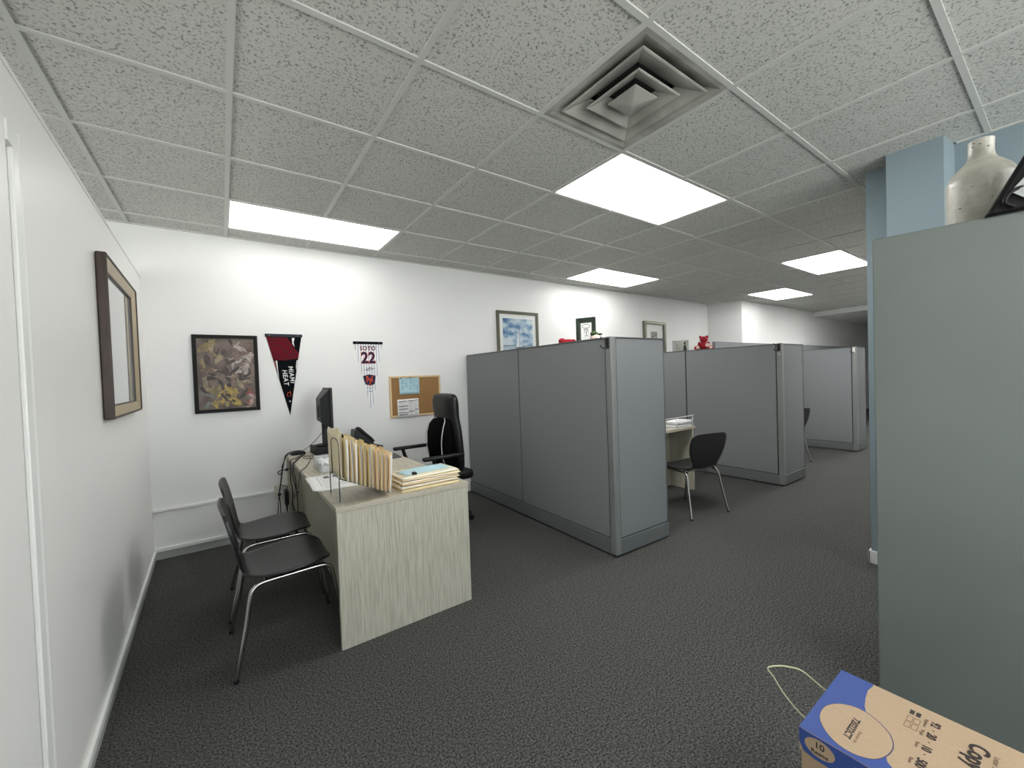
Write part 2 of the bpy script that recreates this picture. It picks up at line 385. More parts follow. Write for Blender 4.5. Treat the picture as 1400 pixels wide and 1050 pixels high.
# ------------------------------------------------------------------ ceiling lights
def diffuser_mat(p):
    return mat('lit_acrylic_diffuser', (0.8, 0.8, 0.8), 0.5, emit=((1.0, 0.985, 0.955, 1), LAMP*p))
LL = ['long ceiling light panel nearest the left end of the back wall', 'large ceiling light panel next to the square air vent',
      'ceiling light panel above the wall behind the first grey cubicle', 'ceiling light panel over the aisle beside the blue wall',
      'smallest ceiling light panel, farthest down the room', 'added ceiling fill light panel behind the camera near the front wall', 'added ceiling fill light panel in the room beyond the white partition',
      'added ceiling fill light panel behind the camera beside the entry wall', 'added ceiling fill light panel over the aisle hidden behind the blue wall']
for (i, j), lab, pw_ in zip(LIGHTS, LL, POWER):
    o = thing('ceiling_light', lab, 'ceiling light', ((i+1)*S, (j+.5)*S, CEIL), 0, 'fluorescent ceiling panels')
    a, b = S-.012, S/2-.012
    fr = MB(); e = .008
    for x0, x1, y0, y1 in ((-a, a, -b, -b+e), (-a, a, b-e, b), (-a, -a+e, -b+e, b-e), (a-e, a, -b+e, b-e)): fr.box(x0, x1, y0, y1, .003, .07)
    fr.box(-a, a, -b, b, .07, .075)
    fr.build('frame', M['lampframe'], o)
    MB().box(-a+e, a-e, -b+e, b-e, .005, .009).build('diffuser', diffuser_mat(pw_), o)

o = thing('recessed_downlight', 'small round downlight in the lower ceiling at the far end', 'downlight', (14.3, 1.80, 2.49))
MB().lathe([(.085, -.004), (.11, -.004), (.11, 0), (.085, 0)], 28).build('trim_ring', M['lampframe'], o)
MB().lathe([(.083, -.002), (.083, 0)], 28).build('lens', diffuser_mat(60.0), o)

# ------------------------------------------------------------------ air diffuser
o = thing('air_vent', 'dusty square ceiling air vent with concentric stepped rings', 'vent', (2.5*S, -.5*S, CEIL))
h = S/2-.012
def sqring(mb, r0, z0, r1, z1, t=.003):
    for k in range(4):
        c, s = [(1, 0), (0, 1), (-1, 0), (0, -1)][k]
        R = lambda x, y, z: (c*x-s*y, s*x+c*y, z)
        mb.hexa([R(r0, -r0, z0), R(r0, r0, z0), R(r1, r1, z1), R(r1, -r1, z1)],
                [R(r0, -r0, z0+t), R(r0, r0, z0+t), R(r1, r1, z1+t), R(r1, -r1, z1+t)])
mb = MB(); sqring(mb, h, .001, h-.022, .001); sqring(mb, h-.022, .001, .15, .055)
mb.build('face_plate', M['vent'], o)
mb = MB(); mb.lathe([(.16, .05), (.15, .06), (.12, .15)], 32); mb.build('duct_neck', M['dark'], o)
mb = MB(); sqring(mb, .232, .0, .224, -.003); sqring(mb, .224, -.003, .135, .040); mb.build('outer_ring', M['vent'], o, bevel=.002)
mb = MB(); sqring(mb, .150, .0, .143, -.003); sqring(mb, .143, -.003, .074, .036); mb.build('middle_ring', M['vent'], o, bevel=.002)
mb = MB(); q = .078
mb.add([(-q, -q, .002), (q, -q, .002), (q, q, .002), (-q, q, .002), (0, 0, -.016), (-q, -q, .006), (q, -q, .006), (q, q, .006), (-q, q, .006)],
       [(0, 1, 4), (1, 2, 4), (2, 3, 4), (3, 0, 4), (0, 5, 6, 1), (1, 6, 7, 2), (2, 7, 8, 3), (3, 8, 5, 0), (5, 8, 7, 6)])
mb.build('center_plate', M['vent'], o)

# ================================================================== CUBICLES
def cubicle(label, loc, rz, length, seam, wing):
    H = 1.595; o = thing('cubicle_partition', label, 'cubicle partition', loc, rz, 'grey cubicle partitions')
    d = .07; B = .122
    # spine along +y and wing along +x, outer faces at x = 0 and y = 0
    core = MB().box(.012, d-.012, .055, length, B, H-.006).box(.055, wing-.004, .012, d-.012, B, H-.006)
    core.build('core', M['blackgap'], o)
    g = .012
    for a, b in ((.060, seam-g/2), (seam+g/2, length)):
        MB().box(0.003, d-.003, a+.002, b, B+.007, H-.010).build('spine_panel', M['fabric'], o, bevel=.004)
    MB().box(.059, wing-.006, 0.003, d-.003, B+.007, H-.010).build('wing_panel', M['fabric'], o, bevel=.004)
    MB().box(0, d, .05, length, H-.006, H).box(.05, wing, 0, d, H-.006, H).build('top_cap', M['panelmetal'], o)
    MB().box(-.004, d+.004, .045, length, .012, B).build('spine_base', M['panelmetal'], o, bevel=.003)
    MB().box(.045, wing+.008, -.004, d+.004, .012, B).build('wing_base', M['panelmetal'], o, bevel=.003)
    MB().box(-.005, .05, -.005, .052, .012, H+.004).build('corner_post', M['postmetal'], o, bevel=.009)
    MB().box(wing-.004, wing, 0, d, B, H).build('end_trim', M['panelmetal'], o)
    ft = MB()
    for y in (.1, length*.5, length-.08): ft.box(.02, .05, y-.015, y+.015, 0, .012)
    for x in (.3, wing-.05): ft.box(x-.015, x+.015, .02, .05, 0, .012)
    ft.box(0.015, .045, .015, .045, 0, .012)
    ft.build('leveler', M['blackgap'], o)
    return o
cubicle('nearest grey fabric cubicle partition, beside the black office chair', (2.19, .437, 0), math.radians(-1.6), 2.215, 1.165, .61)
cubicle('middle grey fabric cubicle partition, behind the black chair in the aisle', (4.972, .408, 0), 0, 2.24, 1.145, .60)
cubicle('farthest grey fabric cubicle partition at the end of the aisle', (7.742, .455, 0), 0, 1.60, .85, .45)
tag(MB().box(6.76, 14.5, 2.085, 2.14, 0, 1.785).box(6.755, 14.5, 2.08, 2.145, 1.785, 1.80).build('room_divider', M['fabric'], bevel=.003),
    'long taller grey divider standing along the far wall behind the cubicles', 'divider')
def hook(label, loc, rz, m1):
    o = thing('coat_hook', label, 'hook', loc, rz)
    mb = MB().box(-.012, -.0055, .010, .040, -.085, -.006)
    mb.build('plate', m1, o, bevel=.002)
    MB().tube(spline([(-.010, .036, -.02), (-.022, .052, -.012), (-.03, .070, .004)], 5), .004, 8).build('upper_prong', M['blackplastic'], o, smooth=60)
    MB().tube(spline([(-.010, .024, -.078), (-.028, .030, -.083), (-.036, .052, -.074), (-.036, .066, -.055)], 5), .0045, 8).build('lower_prong', M['blackplastic'], o, smooth=60)
hook('black coat hook on the corner post of the nearest cubicle partition', (2.19, .437, 1.595), math.radians(-1.6), M['blackplastic'])
hook('black coat hook on the corner post of the middle cubicle partition', (4.972, .408, 1.595), 0, M['blackplastic'])
hook('small white coat hook on the post of the farthest cubicle partition', (7.742, .455, 1.595), 0, M['piping'])
tag(MB().box(-.0065, -.005, .012, .034, -.125, -.105).build('price_sticker', M['tag']), 'tiny pale sticker below the hook on the middle cubicle post', 'sticker').location = (4.972, .408, 1.595)
# overhead bins inside the cubicles: what stands on them shows over the panel tops
for lab, x, y0, y1 in (('grey overhead storage bin hung inside the nearest cubicle', 2.292, .62, 1.9), ('grey overhead storage bin hung inside the middle cubicle', 5.046, 1.0, 2.1)):
    o = thing('overhead_bin', lab, 'storage bin', (x+.02, 0, 0))
    MB().box(0, .36, y0, y1, 1.2, 1.59).build('body', M['panelmetal'], o, bevel=.004)
    MB().box(.36, .375, y0+.004, y1-.004, 1.204, 1.586).build('door', M['fabric'], o, bevel=.004)

# ================================================================== CHAIRS
SHELL = [(.216, .424, .095), (.209, .437, .142), (.188, .448, .178), (.14, .454, .210), (.06, .449, .226), (-.03, .443, .216), (-.10, .442, .192),
         (-.148, .449, .165), (-.174, .468, .150), (-.188, .50, .152), (-.197, .545, .176), (-.207, .60, .202), (-.219, .665, .218), (-.232, .725, .220),
         (-.243, .770, .210), (-.250, .794, .188), (-.253, .803, .158)]
WAIST = 8
def shell_rows(st, lift):
    rows = []; n = 12
    for x, z, hw in st:
        row = []
        for k in range(n+1):
            v = -1+2*k/n
            c = v*v
            row.append((x+(lift[0]*c), hw*math.copysign(abs(v)**0.92, v), z+lift[1]*c))
        rows.append(row)
    return rows
def make_chair(label, loc, rz):
    o = thing('visitor_chair', label, 'chair', loc, rz, 'black moulded visitor chairs'); o.scale = (1, 1, .95)
    st = [tuple(p) for p in spline(SHELL, 3)]
    k = WAIST*3
    MB().grid(shell_rows(st[:k+1], (0, .010))).build('seat', M['shell'], o, smooth=180, solid=.012, bevel=.003)
    MB().grid(shell_rows(st[k:], (.013, -.006))).build('backrest', M['shell'], o, smooth=180, solid=.012, bevel=.003)
    for s in (-1, 1):
        back = spline([(-.222, s*.230, .011), (-.178, s*.210, .22), (-.152, s*.197, .372), (-.132, s*.190, .408), (-.095, s*.186, .421), (0, s*.186, .424)], 6)
        front = spline([(.262, s*.205, .011), (.232, s*.197, .22), (.206, s*.190, .385), (.188, s*.187, .415), (.150, s*.186, .425), (0, s*.186, .424)], 6)
        for p in (back, front):
            lg = MB().tube(p, .0105, 12).build('leg', M['chrome'], o, smooth=60)
            f = p[0]; MB().lathe([(.0118, 0), (.0118, .012), (.011, .016)], 12, f[0], f[1]).build('foot_cap', M['blackplastic'], lg, smooth=60)
    for x in (-.085, .13):
        MB().tube([(x, -.186, .423), (x, .186, .423)], .009, 10).build('cross_bar', M['chrome'], o, smooth=60)
    for x in (-.085, .13):
        for s in (-1, 1): MB().box(x-.018, x+.018, s*.11-.015, s*.11+.015, .428, .444).build('mount_pad', M['blackplastic'], o)
    return o
proto = make_chair('black moulded chair with chrome legs pulled up to the desk, nearer the front corner', (.140, .940, 0), math.radians(1.5))
def place(label, loc, rz):
    c = copy_tree(proto); c.location = loc; c.rotation_euler = (0, 0, rz); c['label'] = label
    return c
place('black moulded chair with chrome legs second from the front, next to the wall outlet', (.142, 1.50, 0), math.radians(-1.5))
place('black moulded chair standing alone in the aisle between two cubicles', (3.535, .665, 0), math.radians(78))
place('black moulded chair almost hidden behind the middle cubicle partition', (6.36, .93, 0), math.radians(78))

# ================================================================== DESK
DT = .715
def desk(label, loc, w, l):       # width along x, length along y, front gable at y = 0
    o = thing('desk', label, 'desk', loc)
    MB().box(0, w, 0, l, DT-.028, DT).build('worktop', M['laminatetop'], o, bevel=.0025)
    MB().box(.003, w-.003, .004, .030, 0, DT-.0285).build('end_panel', M['laminate'], o, bevel=.0015)
    MB().box(.003, w-.003, l-.03, l-.004, 0, DT-.0285).build('end_panel', M['laminate'], o, bevel=.0015)
    MB().box(.115, .133, .030, l-.03, .045, DT-.0285).build('modesty_panel', M['laminate'], o)
    return o
desk('grey oak laminate desk with its plain end panel facing the room', (.356, .626, 0), .745, 1.935)
d2 = thing('desk', 'grey laminate desk inside the middle cubicle bay, in front of the lone aisle chair', 'desk', (2.95, .972, 0))
MB().box(0, 1.225, 0, .72, DT-.028, DT).build('worktop', M['laminatetop'], d2, bevel=.0025)
MB().box(0.003, .03, .02, .70, 0, DT-.0285).build('end_panel', M['laminate'], d2)
MB().box(1.19, 1.218, .02, .70, 0, DT-.0285).build('end_panel', M['laminate'], d2)
MB().box(.03, 1.19, .30, .318, .0, DT-.0285).build('modesty_panel', M['laminate'], d2)
# papers in the far bay
st = thing('letter_tray', 'thin clear letter tray holding papers on the middle bay desk', 'tray', (3.85, .995, DT))
MB().box(0, .32, 0, .25, 0, .004).box(0, .32, 0, .004, .004, .022).box(.316, .32, 0, .25, .004, .022).build('base', M['clear'], st)
for x, y in ((.004, .004), (.316, .004)): MB().box(x-.004, x+.004, y-.004, y+.004, 0, .112).build('post', M['clear'], st)
MB().box(-.25, .33, .0, .006, .112, .117).build('rim', M['paper'], st)
z = DT+.0045
for k, (dx, a, m, lab) in enumerate(((0, 2, 'paper', 'lowest white paper pile in the letter tray in the middle bay'), (.01, -3, 'greyink', 'grey printed paper pile in the middle of the tray in the middle bay'),
                                     (.03, 6, 'paper', 'skewed white sheets on top of the tray in the middle bay'))):
    p = tag(MB().box(-.14, .14, -.088, .088, 0, .018).build('paper_pile', M[m]), lab, 'papers', 'papers in the middle bay tray')
    p.location = (4.035+dx, 1.10, z); p.rotation_euler = (0, 0, math.radians(a)); z += .0185

# ------------------------------------------------------------------ things on the desk
# monitor on a black dock
o = thing('docking_station', 'flat black box standing under the computer monitor', 'computer', (.645, 2.36, DT), math.radians(4))
MB().box(-.10, .10, -.11, .12, .006, .07).build('body', M['blackplastic'], o, bevel=.006)
MB().box(-.09, .09, -.10, .11, 0, .006).build('rubber_foot', M['dark'], o)
MB().box(-.06, .04, -.1115, -.11, .03, .042).build('vent_slot', M['dark'], o)
o = thing('monitor', 'black computer monitor seen from behind on the desk', 'monitor', (.650, 2.34, DT+.0705), math.radians(-3))
MB().lathe([(.085, 0), (.085, .012), (.03, .02)], 28).build('base', M['blackplastic'], o, smooth=40)
MB().box(-.03, .012, -.035, .035, .012, .22).build('stand', M['blackplastic'], o, bevel=.008)
bz = MB(); Z0, Z1 = .165, .505
bz.box(.012, .034, -.205, .205, Z0, Z1)
bz.build('bezel', M['blackplastic'], o, bevel=.005)
MB().hexa([(-.055, -.13, Z0+.05), (-.055, -.13, Z1-.09), (-.055, .13, Z1-.09), (-.055, .13, Z0+.05)][::-1],
          [(.012, -.195, Z0+.012), (.012, -.195, Z1-.012), (.012, .195, Z1-.012), (.012, .195, Z0+.012)][::-1]).build('back_shell', M['greyplastic'], o, bevel=.008)
MB().box(-.062, -.055, -.05, .05, Z0+.09, Z0+.19).build('mount_plate', M['blackplastic'], o, bevel=.002)
MB().box(.034, .0355, -.188, .188, Z0+.03, Z1-.018).build('screen', M['screen'], o)
# phone
o = thing('desk_phone', 'black desk phone with a raised sloping face at the back of the desk', 'phone', (.878, 2.43, DT), math.radians(-4))
MB().prism([(0, 0), (.20, 0), (.20, .025), (.055, .170), (.02, .170)], -.10, .10, 'y').build('body', M['blackplastic'], o, bevel=.006)
MB().hexa([(.075, -.02, .1505), (.125, -.02, .1005), (.125, .08, .1005), (.075, .08, .1505)], [(.077, -.02, .1525), (.127, -.02, .1025), (.127, .08, .1025), (.077, .08, .1525)]).build('display', M['greyplastic'], o)
MB().tube(spline([(.035, -.07, .180), (.06, -.07, .185), (.115, -.07, .130), (.165, -.07, .080), (.185, -.07, .050)], 4), .016, 12).build('handset', M['blackplastic'], o, smooth=60)
coil = [(.19+.012*math.cos(k*.9)+.0006*k, -.10-.0022*k, .02+.012*math.sin(k*.9)) for k in range(60)]
MB().tube(coil, .003, 6).build('cord', M['blackplastic'], o, smooth=60)
# mouse pad, keyboard
mp = tag(MB().prism([(-.10, -.12), (.10, -.12), (.10, .12), (-.10, .12)], 0, .004).build('mouse_pad', M['greyplastic'], bevel=.0015), 'dark grey mouse pad near the chair side of the desk', 'mouse pad')
mp.location = (.985, 1.78, DT); mp.rotation_euler = (0, 0, math.radians(-6))
# clear plastic box
o = thing('plastic_box', 'clear plastic box of wrapped bits beside the dock on the desk', 'box', (.535, 1.63, DT), math.radians(2))
bx = MB()
bx.box(-.085, .085, -.12, .12, 0, .002)
for a in ((-.085, -.083, -.12, .12), (.083, .085, -.12, .12), (-.083, .083, -.12, -.118), (-.083, .083, .118, .12)): bx.box(*a, .002, .09)
bx.build('shell', M['clear'], o)
rnd = random.Random(3)
tis = MB()
rows = []
for a in range(9):
    rows.append([(-.075+.15*a/8, -.108+.216*b/11, .045+.03*rnd.random()) for b in range(12)])
tis.grid(rows)
n = len(rows)*12
tis.box(-.075, .075, -.108, .108, .0025, .045)
tis.build('contents', M['tissue'], o, smooth=50)
# printed sheet hanging a little over the edge
o = thing('printed_form', 'large white printed sheet lying under the wire file rack', 'paper', (.475, 1.22, DT+.0006), math.radians(-3))
rows = []
for a in range(9):
    x = -.145+.29*a/8
    rows.append([(x, -.215+.43*b/8, .0012+(.010*max(0, (-.09-x)/.055)**2 if b < 5 else 0)) for b in range(9)])
MB().grid(rows).build('sheet', M['paper'], o, smooth=60, solid=.0006)
pr = MB()
for k in range(9):
    pr.box(-.07, -.07+rnd.uniform(.08, .19), .19-.042*k, .194-.042*k, .0019, .0022)
for k in range(6): pr.box(-.085, -.081, .15-.05*k, .18-.05*k, .0019, .0022)
pr.box(-.045, -.012, .11, .17, .0019, .0022).box(.01, .035, .12, .17, .0019, .0022)
pr.build('printing', M['ink'], o)

# ------------------------------------------------------------------ stepped wire sorter and its folders
RX, RY = .396, .715; RW = .216; RL = .252
def rail_z(t): return .124-.115*t
o = thing('file_sorter', 'black wire stepped file sorter standing on the desk corner', 'file rack', (RX, RY, DT))
for y in (0, RW):
    MB().tube(spline([(0, y, .001), (0, y, .110), (.004, y, .121), (.012, y, rail_z(.05))], 4)+[(RL, y, rail_z(1)), (RL+.012, y, .002)], .0027, 8).build('side_rail', M['wire'], o, smooth=60)
NF = 13
for k in range(NF+1):
    t = .02+.97*k/NF; x = RL*t; zb = rail_z(t)
    MB().tube([(x, 0, zb-.002), (x, RW, zb-.002)], .0021, 6).build('cross_wire', M['wire'], o, smooth=60)
for x, hh in ((.006, .20), (RL-.004, .13)):
    zb = rail_z(x/RL); top = zb+hh
    MB().tube(spline([(x, .005, zb), (x, .006, top-.045), (x, .022, top-.012), (x, .05, top), (x, .13, top), (x, .168, top-.012), (x, .184, top-.045), (x, .186, zb)], 5), .0026, 8).build('end_loop', M['wire'], o, smooth=60)
FL = ['flat cream front folder, first in the wire file sorter', 'second folder in the wire file sorter, clipped with a black binder clip', 'grey-blue filled folder, third in the wire file sorter',
      'thin white paper-stuffed folder, fourth in the wire file sorter', 'brownish folder, fifth in the wire file sorter', 'yellow manila folder with a raised tab, sixth in the wire file sorter',
      'curved grey-filled folder, seventh in the wire file sorter', 'pale manila folder, eighth in the wire file sorter', 'orange-tinted manila folder, ninth in the wire file sorter',
      'thin beige folder, tenth in the wire file sorter', 'pinkish tan folder, eleventh in the wire file sorter', 'wide white-paged folder, last at the low end of the sorter']
FILL = ['pagebeige', 'paper', 'greyink', 'paper', 'greyink', 'pagebeige', 'greyink', 'pagebeige', 'pagebeige', 'greyink', 'pagebeige', 'paper']
FM = [0, 5, 2, 2, 3, 1, 3, 0, 4, 1, 4, 2]
for k in range(12):
    t = (k+.55)/12; x = RX+RL*t; zb = DT+rail_z(t)+.0025
    f = thing('file_folder', FL[k], 'folder', (x, RY, zb), 0, 'folders in the wire sorter')
    hh = [.236, .222, .222, .215, .215, .218, .214, .212, .208, .205, .205, .205][k]+rnd.uniform(-.002, .002); ln = .285+rnd.uniform(-.008, .008); y0 = -.055+rnd.uniform(-.012, .008)
    if k == 0: y0 = -.012
    bow = [0, .002, .004, .004, .005, .003, .006, .004, .004, .006, .006, .010][k]; lean = [0, .001, .002, .002, .003, .003, .004, .004, .006, .008, .010, .014][k]
    def leaf(off, h0, y_a, y_b):
        rows = []
        for a in range(9):
            u = a/8; zz = h0*u
            rows.append([(off*(.35+.65*u)+lean*u*u+bow*math.sin(math.pi*(.15+.75*u))*(1-abs(2*b/8-1)*.3), y_a+(y_b-y_a)*b/8, zz) for b in range(9)])
        return rows
    w_ = .0055
    MB().grid(leaf(-w_, hh, y0, y0+ln)).build('front_leaf', MAN[FM[k]], f, smooth=60, solid=.0007)
    MB().grid(leaf(w_, hh+.008, y0, y0+ln)).build('back_leaf', MAN[FM[k]], f, smooth=60, solid=.0007)
    ta = y0+[.06, .17, .1, .03, .19, .05, .12, .2, .04, .16, .08, .14][k]
    xt = w_+lean
    MB().box(xt-.0004, xt+.0004, ta, ta+.07, hh+.006, hh+.020).build('tab', MAN[FM[k]], f)
    pages = MB(); 
    for q in range(3):
        rows = leaf((-.0028, 0, .0028)[q], hh-.004-.006*rnd.random(), y0-.004+.006*rnd.random(), y0+ln-.012)
        pages.grid(rows)
    pages.build('pages', M[FILL[k]], f, smooth=60, solid=.0016)
    if k == 1:
        MB().prism([(-.010, hh-.012), (.012, hh-.012), (.004, hh+.016), (-.002, hh+.016)], y0+.09, y0+.125, 'y').build('binder_clip', M['blackplastic'], f)
# ------------------------------------------------------------------ pile of folders
labels = ['bottom manila folder of the pile on the desk corner', 'second manila folder from the bottom of the desk pile', 'third manila folder from the bottom of the desk pile',
          'fourth manila folder from the bottom of the desk pile', 'fifth manila folder from the bottom of the desk pile', 'top manila folder of the desk pile, under the blue papers']
z = DT
for k, lab in enumerate(labels):
    th = [.016, .017, .010, .012, .010, .008][k]; a = [0, 1.5, -1, 2.5, -2, 3][k]; dx, dy = [(0, 0), (-.004, .004), (.006, .006), (-.003, .002), (.014, .008), (.006, .012)][k]
    f = thing('manila_folder', lab, 'folder', (.885+dx, .775+dy, z), math.radians(a), 'manila folders piled on the desk corner')
    hx, hy = .178, .112
    # folded card: open toward the left, the upper leaf bulging over its papers
    sec = [(hx, 0), (hx+.0005, .001)]
    n = 10
    low = [(-hx+2*hx*i/n, .0004) for i in range(n+1)]
    up = [(-hx+.012+(2*hx-.012)*i/n, th*(.72+.28*math.sin(math.pi*min(1, i/n*1.15+.05)))-.001) for i in range(n+1)]
    rows = []
    for i in range(n+1): rows.append([(low[i][0], -hy+2*hy*b/4, low[i][1]) for b in range(5)])
    MB().grid(rows).build('lower_leaf', MAN[(k+1) % 6], f, solid=.0007)
    rows = []
    for i in range(n+1):
        rows.append([(up[i][0], -hy+2*hy*b/6, up[i][1]*(1 if 0 < b else .15)) for b in range(7)])
    MB().grid(rows).build('upper_leaf', MAN[[1, 2, 0, 4, 2, 0][k]], f, smooth=50, solid=.0007)
    MB().box(-hx+.006, hx-.006, -hy+.010, hy-.004, .0012, th*.62).build('pages', M['paper'] if k % 2 else MAN[0], f)
    z += th+.0005
f = thing('blue_papers', 'pale blue papers lying on top of the manila folder pile', 'papers', (.895, .80, z), math.radians(6), None)
rows = []
for a in range(9):
    x = -.15+.30*a/8
    rows.append([(x, -.07+.13*b/6, .002+.005*math.sin(math.pi*a/8)*(b/6)) for b in range(7)])
MB().grid(rows).build('sheet', M['bluepaper'], f, smooth=60, solid=.002)
MB().prism([(-.112, .0), (-.086, 0), (-.090, .014), (-.106, .014)], -.080, -.054, 'y').build('binder_clip', M['blackplastic'], f, bevel=.001)

# ------------------------------------------------------------------ cables, outlet, adapters
o = thing('wall_outlet', 'ivory double wall outlet on the white rail behind the desk', 'outlet', (.325, YB-.0205, .378))
MB().box(-.062, .062, -.014, 0, -.057, .057).build('cover_plate', M['outlet'], o, bevel=.005)
for zz in (-.026, .026):
    s = MB().box(-.02, .02, -.0165, -.014, zz-.016, zz+.016).build('socket', M['piping'], o, bevel=.003)
    MB().box(-.009, -.006, -.0172, -.0165, zz-.006, zz+.008).box(.006, .009, -.0172, -.0165, zz-.006, zz+.008).build('slot', M['dark'], s)
o = thing('power_adapter', 'black power adapter hanging in the cables under the desk edge', 'adapter', (.338, 2.47, .300))
MB().box(-.015, .015, -.042, .042, 0, .122).build('body', M['blackplastic'], o, bevel=.005)
MB().tube([(0, 0, 0), (0, -.004, -.05), (0, -.004, -.30)], [.010, .006, .003], 8).build('strain_relief', M['blackplastic'], o, smooth=50)
o = thing('usb_hub', 'small flat black hub lying at the back left corner of the desk', 'hub', (.44, 2.47, DT), math.radians(8))
MB().box(-.055, .055, -.03, .03, .001, .022).build('body', M['blackplastic'], o, bevel=.004)
MB().box(-.05, .05, -.026, .026, 0, .001).build('rubber_foot', M['dark'], o)
# hanging cables: over the left edge of the desk at its back corner
CB = [
  ('black cable dropping from the hub past the wall outlet', [(.46, 2.46, .742), (.40, 2.46, .740), (.352, 2.449, .722), (.326, 2.44, .667), (.311, 2.44, .613), (.297, 2.44, .508), (.285, 2.44, .439), (.281, 2.44, .397), (.262, 2.44, .20), (.25, 2.45, .006), (.28, 2.50, .006)]),
  ('black cable twisted along the first one past the wall outlet', [(.47, 2.50, .742), (.402, 2.528, .738), (.350, 2.48, .722), (.329, 2.447, .673), (.318, 2.447, .618), (.301, 2.446, .507), (.284, 2.447, .40), (.288, 2.445, .32), (.288, 2.445, .15), (.30, 2.46, .006), (.33, 2.52, .006)]),
  ('black cable with a small coil beside the desk edge', [(.329, 2.43, .678), (.311, 2.43, .634), (.313, 2.43, .598), (.291, 2.43, .573), (.279, 2.43, .589), (.298, 2.43, .604), (.330, 2.43, .603), (.338, 2.25, .640), (.338, 1.99, .690)]),
  ('black cable hanging across the side of the desk, nearest of the tangle', [(.487, 2.40, .722), (.397, 2.194, .7205), (.350, 2.0, .722), (.338, 1.941, .673), (.338, 1.85, .621), (.338, 1.848, .559), (.338, 1.80, .48), (.338, 1.85, .30), (.338, 1.95, .12), (.335, 2.0, .006)]),
  ('black cable hanging along the desk side beside the adapter', [(.46, 2.40, .722), (.40, 2.26, .7205), (.350, 2.17, .720), (.338, 2.136, .639), (.338, 2.138, .559), (.338, 2.06, .514), (.338, 2.072, .401), (.338, 1.95, .25), (.338, 2.05, .006)]),
  ('black cable swinging from the outlet cables over to the adapter', [(.296, 2.45, .479), (.320, 2.42, .470), (.336, 2.36, .478), (.338, 2.40, .455), (.338, 2.44, .425)]),
  ('thin black cable falling over the desk edge nearer the paper sheet', [(.50, 2.30, .7195), (.482, 2.109, .7195), (.40, 1.80, .7195), (.350, 1.68, .720), (.338, 1.656, .676), (.338, 1.803, .575), (.338, 1.997, .496), (.338, 2.10, .403), (.338, 2.2, .2)]),
  ('black cable kinked outward under the desk edge', [(.477, 2.42, .722), (.37, 2.086, .7205), (.348, 2.05, .718), (.332, 1.995, .67), (.332, 1.934, .624), (.332, 1.80, .566), (.332, 1.72, .560), (.332, 2.02, .44), (.332, 1.92, .36), (.332, 1.98, .15), (.332, 2.05, .006)]),
  ('thin black monitor cable drooping from the stand to the hub', [(.615, 2.33, .90), (.57, 2.36, .84), (.50, 2.40, .77), (.46, 2.44, .745)]),
  ('thin black cable curled on the desk beside the clear plastic box', [(.54, 2.22, .7185), (.50, 2.16, .7185), (.46, 2.18, .7185), (.45, 2.26, .7185), (.49, 2.30, .7185), (.53, 2.26, .7185), (.52, 2.20, .7185)])]
for lab, p in CB:
    tag(MB().tube(spline(p, 8), .0035 if 'thin' not in lab else .0025, 8).build('cable', M['blackplastic'], smooth=60), lab, 'cable', 'tangled black cables behind the desk')
tag(MB().lathe([(.004, -.028), (.012, -.024), (.012, .024), (.004, .028)], 14).build('ferrite_bead', M['blackplastic'], smooth=40), 'black bead on the coiled cable beside the desk edge', 'bead')
bead = bpy.data.objects['ferrite_bead']; bead.location = (.336, 2.34, .622); bead.rotation_euler = (math.radians(78), 0, 0)
tag(MB().ball((.283, 2.443, .400), (.013, .013, .014)).build('cable_clip', M['blackplastic'], smooth=60), 'black clip gripping two cables in front of the wall outlet', 'clip')

# ================================================================== OFFICE CHAIR (faces the desk)
o = thing('office_chair', 'high-backed black leather office chair behind the desk', 'office chair', (1.50, 1.90, 0), math.pi)
def rounded(mb, x0, x1, y0, y1, z0, z1): return mb.box(x0, x1, y0, y1, z0, z1)
MB().box(-.24, .25, -.25, .25, .43, .52).build('seat', M['leather'], o, bevel=.038, smooth=180)
# back: local -x is behind the sitter
def backrow(z, hw, x, t): return [(x+ t*.5*(1-(abs(v)**4)*.55), hw*v, z) for v in [-1+2*k/10 for k in range(11)]] + [(x-t*.5*(1-(abs(v)**4)*.55), hw*v, z) for v in [1-2*k/10 for k in range(11)]]
prof = [(z, hw, x+.068, t) for z, hw, x, t in [(.50, .20, -.21, .07), (.54, .225, -.205, .10), (.66, .245, -.19, .11), (.80, .250, -.178, .11), (.92, .240, -.170, .105), (.965, .220, -.168, .10), (1.0, .212, -.165, .115), (1.08, .220, -.16, .125), (1.145, .215, -.158, .12), (1.185, .19, -.158, .10), (1.20, .14, -.158, .06)]]
rows = [backrow(z, hw, x, t) for z, hw, x, t in prof]
mb = MB(); n = len(rows[0]); vs = [p for r in rows for p in r]; fs = []
for i in range(len(rows)-1):
    for k in range(n): fs.append((i*n+k, i*n+(k+1) % n, (i+1)*n+(k+1) % n, (i+1)*n+k))
fs += [tuple(range(n-1, -1, -1)), tuple(range((len(rows)-1)*n, len(rows)*n))]
mb.add(vs, fs).build('backrest', M['leather'], o, smooth=180, sub=1)
